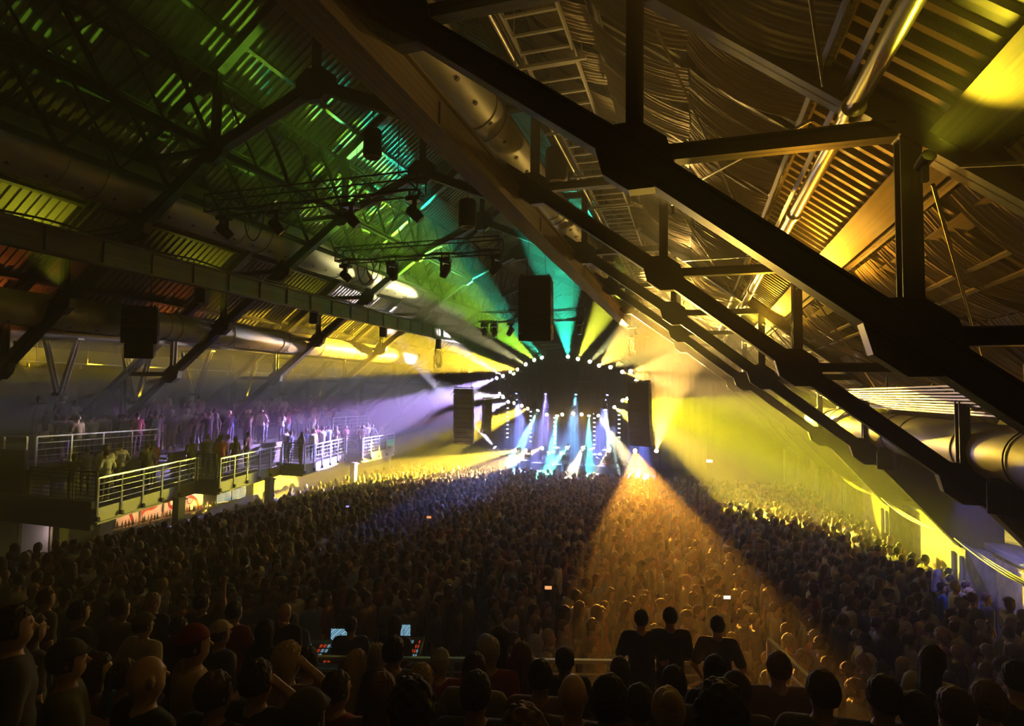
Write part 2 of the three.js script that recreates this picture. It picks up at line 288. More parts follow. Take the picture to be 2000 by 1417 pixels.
// ---------------------------------------------------------------- girders, ducts, pipes along the hall
{
  const g = thing('girder', 'brown boxed girder running along the hall beside the tan duct', 'girder', [5.4, 11.3, 0]);
  mesh('web', bx(0.3, 0.5, 43, 0, 0, -18), M.wood, g); mesh('flange', bx(0.44, 0.05, 43, 0, -0.27, -18), M.wood, g); mesh('flange', bx(0.44, 0.05, 43, 0, 0.27, -18), M.wood, g);
  for (let i = 0; i < 7; i++) mesh('splice_plate', bx(0.34, 0.36, 0.4, 0, 0, -2 - i * S), M.wood, g);
  const l = thing('girder', 'grey riveted girder running along the hall above the balcony', 'girder', [-6.3, 10.7, 0]);
  mesh('web', bx(0.08, 0.62, 41, 0, 0, -17), M.steelLight, l); mesh('flange', bx(0.3, 0.05, 41, 0, 0.33, -17), M.steelLight, l); mesh('flange', bx(0.3, 0.05, 41, 0, -0.33, -17), M.steelLight, l);
  for (let i = 0; i < 27; i++) mesh('stiffener', bx(0.2, 0.6, 0.03, 0, 0, 2 - i * 1.5), M.steelLight, l);
  const cable = [];
  for (let i = 0; i <= 24; i++) cable.push(V(-6.12, 11.1 + 0.05 * Math.sin(i * 2.3), -1 - i * 1.5));
  top('cable_run', tube(cable, 0.03, 120), M.black, 'black cable clipped along the top of the grey girder', 'cable');
}
function ductRun(label, x, y, r, z0, z1, hole, mat) {
  const d = thing('air_duct', label, 'duct', [x, y, 0]), n = Math.max(1, Math.round((z0 - z1) / 3.05)), L = (z0 - z1) / n;
  for (let i = 0; i < n; i++) mesh('duct_section', new THREE.CylinderGeometry(r, r, L, 40, 1, true).rotateX(Math.PI / 2).translate(0, 0, z0 - (i + 0.5) * L), mat, d);
  for (let i = 0; i <= n; i++) mesh('collar', new THREE.TorusGeometry(r, 0.022, 6, 40).translate(0, 0, z0 - i * L), mat, d);
  mesh('end_cap', new THREE.CircleGeometry(r, 40).rotateY(Math.PI).translate(0, 0, z1), mat, d); mesh('end_cap', new THREE.CircleGeometry(r, 40).translate(0, 0, z0), mat, d);
  const ng = new THREE.CylinderGeometry(0.035, 0.045, 0.05, 8);
  for (let i = 0; i < (z0 - z1) / 0.85 - 0.5; i++) { const m = mesh('nozzle', ng, M.black, d); m.position.set(Math.sin(hole) * r, -Math.cos(hole) * r, z0 - 0.5 - i * 0.85); m.rotation.z = hole; }
  for (let i = 0; i < (z0 - z1) / S - 0.2; i++) mesh('hanger', join([new THREE.TorusGeometry(r + 0.02, 0.012, 5, 32), bx(0.02, 0.9, 0.02, 0, r + 0.45, 0)]).translate(0, 0, z0 - 0.6 - i * S), M.steel, d);
  return d;
}
ductRun('large round metal duct above the grey girder on the balcony side', -5.95, 12.7, 0.72, 2, -36.5, 0.5, M.duct);
ductRun('long round metal duct running low over the balcony crowd', -9.75, 9.3, 0.52, 2, -38, 0.5, M.duct);
ductRun('fat round metal duct along the plastered wall', 14.35, 6.05, 0.5, 2, -27.5, -0.5, M.duct);
ductRun('tan perforated duct riding above the brown boxed girder', 5.15, 12.65, 0.5, 2, -41, 0.75, M.duct);
{
  const p = top('sprinkler_main', join([rod(V(10.72, 9.7, 3), V(10.72, 9.7, -34), 0.085, 16), ...[0, 1, 2, 3, 4, 5, 6, 7, 8, 9].map((i) => rod(V(10.72, 9.7, -2.6 - i * 3.3), V(10.72, 9.7, -2.72 - i * 3.3), 0.11, 16))]), M.pipe, 'shiny steel sprinkler main below the bare strip of the roof slope', 'pipe');
  for (const [x, w, label] of [[11.55, 0.42, 'broad flat board along the bare strip of the roof slope'], [12.1, 0.2, 'narrow board along the bare strip of the roof slope']])
    top('roof_board', bar(V(x, topY(x) + 0.08, 3), V(x, topY(x) + 0.08, -34), w, 0.05, roofUp(1)), M.wood, label, 'board');
  for (const x of [10.45, 12.45]) { const t = thing('rail_channel', 'pair of slotted metal channels along the bare strip of the roof', 'channel', [0, 0, 0], 0, 'channels along the bare strip'); for (const o of [0, 0.22]) mesh('channel', bar(V(x + o, topY(x + o) - 0.02, 3), V(x + o, topY(x + o) - 0.02, -34), 0.05, 0.05, roofUp(1)), M.zinc, t); }
  // cable ladder and pipes beside it
  const c = thing('cable_ladder', 'yellow-lit cable ladder with rungs hung along the ridge side', 'cable ladder', [7.15, 12.25, 0]);
  for (const x of [-0.4, 0.4]) mesh('side_rail', bx(0.03, 0.1, 42, x, 0, -18.5), M.zinc, c);
  const rg = bx(0.8, 0.035, 0.045); for (let i = 0; i < 92; i++) mesh('rung', rg, M.zinc, c).position.set(0, -0.02, 1 - i * 0.44);
  const hg = join([bx(1.25, 0.05, 0.05, 0, -0.09, 0), rod(V(-0.55, -0.09, 0), V(-0.55, 1.3, 0), 0.012, 5), rod(V(0.55, -0.09, 0), V(0.55, 0.4, 0), 0.012, 5)]);
  for (let i = 0; i < 17; i++) mesh('hanger_bracket', hg, M.zinc, c).position.set(-0.05, 0, -1.3 - i * 2.4);
  for (const [x, y, r] of [[6.6, 12.22, 0.03], [6.66, 12.3, 0.022], [6.58, 12.34, 0.018]]) top('conduit', rod(V(x, y, 2), V(x, y, -40), r, 10), M.zinc, 'thin metal conduit running beside the cable ladder', 'conduit', 'conduits beside the cable ladder');
}
// cables slung along the ledge of the plastered wall
for (let k = 1; k < 5; k++) for (let j = 0; j < 3; j++) {
  const pts = []; for (let i = 0; i <= 8; i++) pts.push(V(15.86 - 0.06 * j, 3.3 - 0.34 * Math.sin(i / 8 * Math.PI) * (0.5 + 0.3 * j) * 0.5 + 0.03 * j, -k * S - 0.4 - i / 8 * (S - 0.8)));
  top('slung_cable', tube(pts, 0.022, 24, 6), M.steelLight, 'pale cable slung along the ledge of the plastered wall', 'cable', 'cables on the wall ledge');
}
{ // slatted panel under the low end of the roof slope, beside the fat duct
  const t = thing('slatted_panel', 'long panel of narrow metal slats above the fat duct', 'slatted panel', [13.75, 6.95, -15.5]), g = bx(0.035, 0.03, 15);
  for (let i = 0; i < 10; i++) mesh('slat', g, M.zinc, t).position.set((i - 4.5) * 0.1, -(i - 4.5) * 0.055, 0);
  const c = bx(1.05, 0.04, 0.05).rotateZ(-0.5); for (let i = 0; i < 9; i++) mesh('cross_bar', c, M.steel, t).position.set(0, 0.035, -7.3 + i * 1.82);
  for (const z of [-6.6, -0.5, 5.6]) mesh('hanger', bx(0.03, 0.55, 0.03, 0, 0.27, z), M.steel, t);
}
// ================================================================ lighting and sound rig
const headBody = (() => {                                   // aimed along +z, pivot at the origin, lens at z = 0.27
  const pr = [[0.001, -0.2], [0.10, -0.2], [0.145, -0.16], [0.15, 0.05], [0.135, 0.2], [0.14, 0.25], [0.118, 0.262], [0.11, 0.245]].map(([r, z]) => new THREE.Vector2(r, z));
  const shell = new THREE.LatheGeometry(pr, 20).rotateX(Math.PI / 2), fins = [];
  for (let i = 0; i < 5; i++) fins.push(new THREE.TorusGeometry(0.148, 0.008, 4, 20).translate(0, 0, -0.13 + i * 0.035));
  return join([shell, ...fins]);
})();
const yokeG = join([rbx(0.42, 0.05, 0.13, 0.015, 0, 0.27, 0), rbx(0.04, 0.32, 0.12, 0.012, -0.19, 0.12, 0), rbx(0.04, 0.32, 0.12, 0.012, 0.19, 0.12, 0), cyl(0.05, 0.05, 0.42, 10).rotateZ(Math.PI / 2)]);
const headBase = join([rbx(0.4, 0.13, 0.28, 0.02, 0, 0.36, 0), bx(0.06, 0.2, 0.04, -0.14, 0.52, 0), bx(0.06, 0.2, 0.04, 0.14, 0.52, 0)]);
const lensG = new THREE.CircleGeometry(0.112, 12).translate(0, 0, 0.255);
const lensDark = std(0.05, 0.05, 0.06, 0.1);
function movingHead(pos, aim, label, group, { hang = true, lens = lensDark, scale = 1, turn } = {}) {
  const t = thing('moving_head', label, 'stage light', pos, 0, group), d = V(...aim).sub(V(...pos)).normalize(), pan = Math.atan2(d.x, d.z);
  t.scale.setScalar(scale);
  const b = mesh('base', headBase, M.blackGloss, t), y = mesh('yoke', yokeG, M.blackGloss, t), h = mesh('lamp_head', headBody, M.blackGloss, t), l = mesh('lens', lensG, lens, h);
  b.rotation.y = turn ?? 0; y.rotation.y = pan;
  if (!hang) { b.rotation.z = Math.PI; y.rotation.order = 'YXZ'; y.rotation.z = Math.PI; }
  h.rotation.order = 'YXZ'; h.rotation.y = pan; h.rotation.x = -Math.asin(d.y);
  return { t, tip: V(...pos).addScaledVector(d, 0.285 * scale) };
}
const hueName = ([r, g, b]) => (b > 0.9 && r < 0.8 ? 'violet' : b > 0.85 ? 'white' : g > r * 1.6 && b > g * 0.4 ? 'turquoise' : g > r * 1.6 ? 'green' : b > 0.4 && r > 0.7 ? 'pale' : r > g * 1.5 ? 'orange' : 'yellow');
const lensMats = new Map();
for (const [t, p, a, c, k, cone, soft] of LAMPS) {
  const key = c.join(); if (!lensMats.has(key)) lensMats.set(key, new THREE.MeshStandardMaterial({ color: 0x222222, emissive: lin(...c.map((x) => 0.35 + 0.65 * x)), emissiveIntensity: 60 }));
  const hue = hueName(c), up = a[1] > p[1];
  const h = movingHead(p, a, t === 'r' ? (up ? `moving head on the oval truss with ${hue} beam aimed up into the roof` : `moving head on the oval truss with ${hue} beam aimed downward`) : up ? `floor lamp on the stage with ${hue} beam pointing upward` : `floor lamp on the stage with ${hue} beam aimed over the crowd`,
    `${hue} ${up ? 'upward' : 'downward'} beams ${t === 'r' ? 'of the oval truss' : 'from the stage floor'}`, { hang: t === 'r', lens: lensMats.get(key), scale: 1.15 });
  h.t.children[2].children[0].name = 'lamp_lens';
  aimLamp(h.tip.toArray(), a, c, k, cone, soft, 4);
  if (t === 'f') {                                          // low stand for a lamp on the stage
    const st = thing('lamp_stand', 'black pipe stand carrying a stage floor lamp', 'lamp stand', [p[0], 1.0, p[2]], 0, 'lamp stands on the stage'), hgt = p[1] - 1.0 - 0.58;
    mesh('pole', cyl(0.03, 0.03, hgt, 10).translate(0, hgt / 2, 0), M.black, st); mesh('base_plate', cyl(0.28, 0.3, 0.04, 16).translate(0, 0.02, 0), M.black, st); mesh('top_plate', bx(0.42, 0.03, 0.3, 0, hgt, 0), M.black, st);
  }
}
// oval truss that carries the ring of lamps
{
  const t = thing('oval_truss', 'tilted oval lighting truss ringed with moving heads above the stage', 'truss', [0, 0, 0]);
  const at = (a, k = 0) => V(-0.05 + (5.15 + k) * Math.cos(a), 7.5 + 2.12 * Math.sin(a) + 0.61, -43 + 2.45 * Math.sin(a) + k), N = 48;
  for (const [k, dy] of [[0, 0], [0.3, 0], [0, 0.32], [0.3, 0.32]]) { const pts = []; for (let i = 0; i < N; i++) pts.push(at(i / N * 2 * Math.PI, k).add(V(0, dy, 0))); mesh('ring_chord', new THREE.TubeGeometry(new THREE.CatmullRomCurve3(pts, true), 96, 0.028, 5, true), M.truss, t); }
  const lace = []; for (let i = 0; i < N; i++) { const a = i / N * 2 * Math.PI, b = (i + 1) / N * 2 * Math.PI; lace.push(rod(at(a, i % 2 ? 0.3 : 0), at(b, i % 2 ? 0 : 0.3), 0.014, 4), rod(at(a, 0).add(V(0, i % 2 ? 0.32 : 0, 0)), at(b, 0).add(V(0, i % 2 ? 0 : 0.32, 0)), 0.014, 4)); }
  mesh('lacing', join(lace), M.truss, t);
  for (const a of [0.3, 1.1, 2.0, 2.84, 3.7, 5.7]) { const p = at(a); mesh('suspension_cable', rod(p, V(p.x, topY(p.x) + 0.3, p.z), 0.012, 5), M.black, t); }
}
function boxTruss(label, x0, x1, y, z, h = 0.5) {
  const t = thing('box_truss', label, 'truss', [0, 0, 0]), ch = [], L = x1 - x0, n = Math.round(L / 0.6);
  for (const [dy, dz] of [[0, 0], [h, 0], [0, -h], [h, -h]]) mesh('main_chord', rod(V(x0, y + dy, z + dz), V(x1, y + dy, z + dz), 0.026, 8), M.truss, t);
  for (let i = 0; i < n; i++) {
    const a = x0 + i * L / n, b = a + L / n, u = i % 2;
    mesh('diagonal', join([rod(V(a, y + (u ? h : 0), z), V(b, y + (u ? 0 : h), z), 0.014, 5), rod(V(a, y + (u ? h : 0), z - h), V(b, y + (u ? 0 : h), z - h), 0.014, 5), rod(V(a, y, z - (u ? h : 0)), V(b, y, z - (u ? 0 : h)), 0.014, 5)]), M.truss, t);
  }
  for (const x of [x0, x1]) mesh('end_frame', join([rod(V(x, y, z), V(x, y + h, z), 0.02, 6), rod(V(x, y, z - h), V(x, y + h, z - h), 0.02, 6), rod(V(x, y, z), V(x, y, z - h), 0.02, 6), rod(V(x, y + h, z), V(x, y + h, z - h), 0.02, 6)]), M.truss, t);
  for (const f of [0.1, 0.9]) { const x = x0 + L * f; mesh('suspension_cable', rod(V(x, y + h, z - h / 2), V(x, topY(x) + 0.2, z - h / 2), 0.012, 5), M.black, t); }
  mesh('cable_loom', tube(Array.from({ length: 14 }, (_, i) => V(x0 + L * i / 13, y + 0.06 + 0.05 * Math.sin(i * 1.7), z - h * 0.4)), 0.03, 40, 6), M.black, t);
  return t;
}
boxTruss('black box truss with hanging moving heads crossing the rear of the roof', -4.35, 2.55, 12.15, -13);
boxTruss('black box truss with hanging moving heads in the middle of the hall', -3.35, 3.05, 11.75, -18);
boxTruss('black box truss behind the hanging centre loudspeaker', -1.9, 3.9, 10.8, -29, 0.55);
const idle = (xs, y, z, where) => { for (const [x, ax, ay, az] of xs) movingHead([x, y - 0.52, z], [x + ax, y - 0.52 + ay, z + az], `unlit black moving head hanging from ${where}`, `unlit heads on ${where}`, { scale: 1.0 }); };
idle([[-3.85, 0.5, -1, -1.2], [-2.0, 0.7, -1, -0.6], [0.45, 0.8, -1, -0.5], [2.35, 0.9, -1, -0.5]], 12.15, -13.25, 'the rear box truss');
idle([[-3.05, 0.8, -0.8, -0.4], [-1.1, 0.6, -1, 0.3], [1.0, -0.6, -1, -0.3], [2.9, -1.0, -0.8, -0.4]], 11.75, -18.25, 'the mid-hall box truss');
idle([[-1.6, 0.1, -1, 0.3], [-1.05, 0.2, -1, 0.3], [-0.1, -0.6, -1, 0.3], [3.65, 0.1, -1, 0.2]], 10.8, -29.25, 'the truss behind the centre loudspeaker');
for (const [x, y, z, s] of [[-2.9, 12.15, -13.4, 1], [-2.3, 11.75, -18.4, 1], [-2.0, 11.75, -18.45, 0.8]]) {
  const p = []; for (let i = 0; i <= 10; i++) { const a = i / 10 * Math.PI; p.push(V(x + 0.35 * s * Math.cos(a), y - 0.85 * s * Math.sin(a), z)); }
  top('cable_loop', tube(p, 0.018, 30), M.black, z > -15 ? 'black cable loop hanging below the rear box truss' : 'black cable loop hanging below the mid-hall box truss', 'cable', z > -15 ? undefined : 'loops below the mid-hall truss');
}
// house lights: black cylinders with a pale rim
const rimMat = std(0.75, 0.7, 0.62, 0.4);
function houseLight(x, y, z, label, group) {
  const t = thing('pendant_light', label, 'pendant light', [x, y, z], 0, group);
  mesh('housing', new THREE.LatheGeometry([[0.2, 0], [0.25, 0.02], [0.26, 0.1], [0.26, 0.74], [0.22, 0.8], [0.03, 0.8]].map((p) => new THREE.Vector2(...p)), 24), M.black, t);
  mesh('lamp_rim', new THREE.TorusGeometry(0.2, 0.016, 6, 28).rotateX(Math.PI / 2).translate(0, 0.0, 0), rimMat, t);
  mesh('reflector', new THREE.LatheGeometry([[0.001, 0.25], [0.14, 0.2], [0.19, 0.01]].map((p) => new THREE.Vector2(...p)), 20), M.galv, t);
  const hgt = topY(x) + 0.2 - y; mesh('stem', rod(V(0, 0.8, 0), V(0, hgt, 0), 0.015, 6), M.black, t);
}
for (const z of [-12.7, -21.2, -28.8, -37.4]) houseLight(6.28, 11.85, z, 'black cylinder pendant with pale rim hung beside the cable ladder', 'pendants beside the cable ladder');
for (const [x, y, z] of [[0.6, 13.6, -14], [3.05, 11.75, -15.2]]) houseLight(x, y, z, 'black cylinder pendant with pale rim hung among the ridge trusses', 'pendants among the ridge trusses');
// loudspeakers -----------------------------------------------------
const grilleMat = std(0.016, 0.016, 0.016, 0.75), cabMat = std(0.02, 0.02, 0.021, 0.5);
function lineArray(label, x, y, z, n, w, h, d, turn, curve, group) {           // y is the top; the first cabinet hangs level, the lower ones tip
  const t = thing('line_array', label, 'loudspeaker', [x, y, z], turn, group); let a = 0.02, py = 0, pz = 0;
  mesh('rigging_frame', join([bx(w * 0.95, 0.09, d * 0.9, 0, 0.07, 0), bx(0.06, 0.16, d * 0.9, -w * 0.4, 0.1, 0), bx(0.06, 0.16, d * 0.9, w * 0.4, 0.1, 0)]), cabMat, t);
  for (let i = 0; i < n; i++) {
    const hh = h * (i > n - 3 ? 0.85 : 1), c = mesh('cabinet', rbx(w * (i > n - 3 && curve > 0.05 ? 0.8 : 1), hh - 0.012, d, 0.02), cabMat, t);
    py -= hh * Math.cos(a); pz -= hh * Math.sin(a) * 1; c.position.set(0, py + hh / 2, pz); c.rotation.x = a;
    mesh('grille', bx(w * (i > n - 3 && curve > 0.05 ? 0.74 : 0.94), hh - 0.05, 0.02, 0, 0, d / 2 + 0.008), grilleMat, c);
    a += curve * (i > n / 2 ? 1.7 : 0.5);
  }
  for (const s of [-0.3, 0.3]) mesh('hoist_chain', rod(V(s * w, 0.15, 0), V(s * w * 0.4, topY(x) - y + 0.42, 0), 0.016, 5), M.black, t);
  return t;
}
lineArray('tall black line array hanging at the balcony side of the stage', -5.95, 7.2, -37, 12, 1.35, 0.33, 0.7, 0.25, 0.035);
lineArray('slim black side array behind the balcony-side line array', -4.95, 6.45, -39, 9, 0.6, 0.28, 0.6, 0.6, 0.02);
lineArray('tall black line array hanging at the plastered-wall side of the stage', 6.0, 7.7, -37, 12, 1.35, 0.34, 0.7, -0.2, 0.035);
lineArray('big black loudspeaker cluster hung from a single cable in mid-hall', 3.27, 11.5, -22, 7, 1.3, 0.36, 0.9, 0.12, 0.03);
lineArray('curved black loudspeaker array hung over the balcony', -8.55, 9.6, -14.6, 6, 1.05, 0.28, 0.62, 0.75, 0.06);
function smallSpeaker(x, y, z, turn, label, group, hang) {
  const t = thing('wall_speaker', label, 'loudspeaker', [x, y, z], turn, group);
  mesh('cabinet', rbx(0.36, 0.52, 0.34, 0.02, 0, -0.3, 0), cabMat, t); mesh('grille', bx(0.32, 0.46, 0.015, 0, -0.3, 0.172), grilleMat, t); mesh('bracket', join([bx(0.05, hang, 0.05, 0, hang / 2, 0), bx(0.3, 0.03, 0.08, 0, -0.02, 0)]), M.black, t);
}
for (const z of [-15.6, -21.8, -27.8]) smallSpeaker(-7.0, 10.5, z, 0.3, 'small black loudspeaker hung below the grey girder', 'small speakers below the grey girder', 0.25);
for (const z of [-11.2, -17.0]) smallSpeaker(14.0, 5.72, z, -0.6, 'small black loudspeaker under the fat duct by the plastered wall', 'small speakers under the fat duct', 0.3);
// chain hoists with coiled cable
for (const [x, y, z, label] of [[-4.7, 10.0, -30, 'chain hoist with tangled cable hanging past the grey girder end'], [5.76, 10.9, -34.5, 'chain hoist hanging at the far end of the brown girder']]) {
  const t = thing('chain_hoist', label, 'hoist', [x, y, z]);
  mesh('motor', rbx(0.26, 0.55, 0.26, 0.04, 0, -0.3, 0), M.blackGloss, t); mesh('hook_plate', bx(0.5, 0.12, 0.3, 0, 0.06, 0), M.zinc, t); mesh('chain', rod(V(0, 0.1, 0), V(0, topY(x) - y, 0), 0.015, 5), M.zinc, t);
  for (let i = 0; i < 5; i++) { const p = []; for (let j = 0; j <= 12; j++) { const a = j / 12 * 2 * Math.PI; p.push(V(0.2 * Math.sin(a + i) + rr(-0.04, 0.04), -1.0 - 0.5 * Math.cos(a) - i * 0.05, 0.12 * Math.cos(a * 2 + i))); } mesh('cable_coil', tube(p, 0.02, 30, 5), i % 2 ? M.black : M.zinc, t); }
}
// small uplights clamped to the frames
function uplight(pos, aim, c, cd, cone, label, group) {
  const t = thing('uplight', label, 'lamp', pos, 0, group), d = V(...aim).sub(V(...pos)).normalize(), h = mesh('lamp_can', cyl(0.06, 0.05, 0.16, 12, true).rotateX(Math.PI / 2), M.black, t), l = mesh('lamp_lens', new THREE.CircleGeometry(0.05, 8).translate(0, 0, -0.03), glow(...c, 4), h);
  h.rotation.order = 'YXZ'; h.rotation.y = Math.atan2(d.x, d.z); h.rotation.x = -Math.asin(d.y); mesh('clamp', bx(0.05, 0.16, 0.05, 0, -0.1, 0), M.black, t);
  const p = V(...pos).addScaledVector(d, 0.1), s = new THREE.SpotLight(lin(...c), cd, 0, THREE.MathUtils.degToRad(cone / 2), 0.7, 2); s.name = 'uplight_beam'; s.position.copy(p); s.target.position.set(...aim); s.target.name = 'beam_target'; s.castShadow = true; s.shadow.radius = 3; scene.add(s, s.target);
}
[[1, [0.9, 0.74, 0.03], 24], [2, [1, 0.40, 0.02], 120], [3, [1, 0.5, 0.03], 120], [4, [1, 0.7, 0.05], 100]].forEach(([k, c, cd], i) => {
  uplight([11.2, topY(11.2) - 0.5, -k * S + 0.4], [11.5, topY(11.5) + 0.4, -k * S + 2.2], c, cd, 84, `small ${['yellow', 'deep orange', 'orange', 'amber'][i]} uplight under the bare strip of the roof slope`);
  uplight([14.75, topY(14.75) - 0.3, -k * S + 0.4], [13.6, topY(13.6) + 0.3, -k * S + 2.4], [1, 0.45, 0.06], 8, 70, 'small orange uplight under the low end of the draped slope', 'orange uplights under the draped slope');
  if (k > 1) uplight([8.9, topY(8.9) - 0.55, -k * S + 0.4], [8.7, topY(8.7) + 0.2, -k * S + 3.2], [1, 0.62, 0.16], 60, 84, 'added small warm uplight under the high end of the draped slope', 'added warm uplights under the draped slope');  // warm row added to brighten the roof cloth
});
for (const k of [2, 3, 4, 5]) {
  uplight([-8.62, 9.8, -k * S + 0.2], [-8.3, 12.0, -k * S + 1.0], [0.78, 0.8, 0.03], k === 2 ? 30 : 16, 80, k === 2 ? 'yellow-green uplight on the roof frame over the balcony end' : 'yellow-green uplight on a roof frame above the balcony crowd', k === 2 ? undefined : 'yellow-green uplights above the balcony');
  uplight([-13.0, 6.5, -k * S + 0.05], [-13.3, 9.0, -k * S - 0.4], [1, 0.72, 0.04], 9, 100, 'yellow uplight at the foot of a V-shaped strut', 'yellow uplights at the struts');
}
for (const k of [2, 3]) uplight([-10.7, 8.3, -k * S], [-10.8, 10.0, -k * S + 0.1], [1, 0.22, 0.03], 10, 90, 'red-orange uplight at a frame post above the balcony', 'red-orange uplights at the posts');
for (const [x, c, cd, what] of [[8.4, [1, 0.64, 0.16], 30, 'unseen added warm uplight on the rear roof frame below the cable ladder'], [10.0, [1, 0.64, 0.14], 30, 'unseen added warm uplight on the rear roof frame below the draped slope'], [12.6, [0.95, 0.66, 0.06], 14, 'unseen added yellow uplight on the rear roof frame below the bare strip']]) uplight([x, topY(x) - 0.55, -0.12], [x + 0.1, topY(x) + 0.4, -1.7], c, cd, 70, what);  // out-of-view lamps added to brighten the nearest bay of the roof slope
uplight([15.0, 5.15, -15.6], [16.6, 2.2, -16.9], [0.22, 0.2, 1.0], 60, 70, 'blue lamp below the fat duct washing the plastered wall');
// ================================================================ people: distance fields of tapered limbs, meshed as one skin
function nets(sdf, lo, hi, cell) {                          // naive surface nets; normals from the field
  const nx = Math.ceil((hi[0] - lo[0]) / cell) + 1, ny = Math.ceil((hi[1] - lo[1]) / cell) + 1, nzz = Math.ceil((hi[2] - lo[2]) / cell) + 1;
  const F = new Float32Array(nx * ny * nzz), at = (i, j, k) => (k * ny + j) * nx + i;
  for (let k = 0; k < nzz; k++) for (let j = 0; j < ny; j++) for (let i = 0; i < nx; i++) F[at(i, j, k)] = sdf(lo[0] + i * cell, lo[1] + j * cell, lo[2] + k * cell);
  const id = new Int32Array(nx * ny * nzz).fill(-1), pos = [], nor = [], idx = [];
  const e = cell * 0.35;
  for (let k = 0; k < nzz - 1; k++) for (let j = 0; j < ny - 1; j++) for (let i = 0; i < nx - 1; i++) {
    let n = 0, x = 0, y = 0, z = 0, mask = 0;
    for (let c = 0; c < 8; c++) if (F[at(i + (c & 1), j + ((c >> 1) & 1), k + (c >> 2))] < 0) mask |= 1 << c;
    if (mask === 0 || mask === 255) continue;
    for (let c = 0; c < 8; c++) for (const b of [1, 2, 4]) { if (c & b) continue; const d = c | b; if (((mask >> c) & 1) === ((mask >> d) & 1)) continue;
      const fa = F[at(i + (c & 1), j + ((c >> 1) & 1), k + (c >> 2))], fb = F[at(i + (d & 1), j + ((d >> 1) & 1), k + (d >> 2))], t = fa / (fa - fb);
      x += (c & 1) + t * ((d & 1) - (c & 1)); y += ((c >> 1) & 1) + t * (((d >> 1) & 1) - ((c >> 1) & 1)); z += (c >> 2) + t * ((d >> 2) - (c >> 2)); n++; }
    const px = lo[0] + (i + x / n) * cell, py = lo[1] + (j + y / n) * cell, pz = lo[2] + (k + z / n) * cell;
    id[at(i, j, k)] = pos.length / 3; pos.push(px, py, pz);
    let gx = sdf(px + e, py, pz) - sdf(px - e, py, pz), gy = sdf(px, py + e, pz) - sdf(px, py - e, pz), gz = sdf(px, py, pz + e) - sdf(px, py, pz - e); const L = Math.hypot(gx, gy, gz) || 1; nor.push(gx / L, gy / L, gz / L);
  }
  const quad = (a, b, c, d, flip) => { if (a < 0 || b < 0 || c < 0 || d < 0) return; if (flip) idx.push(a, c, b, a, d, c); else idx.push(a, b, c, a, c, d); };
  for (let k = 0; k < nzz - 1; k++) for (let j = 0; j < ny - 1; j++) for (let i = 0; i < nx - 1; i++) {
    const f0 = F[at(i, j, k)] < 0;
    if (j && k && f0 !== F[at(i + 1, j, k)] < 0) quad(id[at(i, j - 1, k - 1)], id[at(i, j, k - 1)], id[at(i, j, k)], id[at(i, j - 1, k)], !f0);
    if (i && k && f0 !== F[at(i, j + 1, k)] < 0) quad(id[at(i - 1, j, k - 1)], id[at(i - 1, j, k)], id[at(i, j, k)], id[at(i, j, k - 1)], !f0);
    if (i && j && f0 !== F[at(i, j, k + 1)] < 0) quad(id[at(i - 1, j - 1, k)], id[at(i, j - 1, k)], id[at(i, j, k)], id[at(i - 1, j, k)], !f0);
  }
  const g = new THREE.BufferGeometry(); g.setAttribute('position', new THREE.Float32BufferAttribute(pos, 3)); g.setAttribute('normal', new THREE.Float32BufferAttribute(nor, 3)); g.setIndex(idx);
  return g;
}
const smin = (a, b, k) => { const h = Math.max(k - Math.abs(a - b), 0) / k; return Math.min(a, b) - h * h * k * 0.25; };
// bone: [ax,ay,az, bx,by,bz, ra, rb, flatten z]
function boneD(p, x, y, z) {
  const fl = p[8] || 1, ax = p[0], ay = p[1], az = p[2], dx = p[3] - ax, dy = p[4] - ay, dz = (p[5] - az) * fl, qx = x - ax, qy = y - ay, qz = (z - az) * fl;
  const t = Math.max(0, Math.min(1, (qx * dx + qy * dy + qz * dz) / (dx * dx + dy * dy + dz * dz || 1e-9)));
  return (Math.hypot(qx - t * dx, qy - t * dy, qz - t * dz) - (p[6] + t * (p[7] - p[6]))) / (fl > 1 ? Math.sqrt(fl) : 1);
}
const ell = (x, y, z, cx, cy, cz, a, b, c) => { const k = Math.hypot((x - cx) / a, (y - cy) / b, (z - cz) / c); return (k - 1) * Math.min(a, b, c); };
const field = (bones, k, grow = 0) => (x, y, z) => { let d = 9; for (const b of bones) d = smin(d, boneD(b, x, y, z), k); return d - grow; };
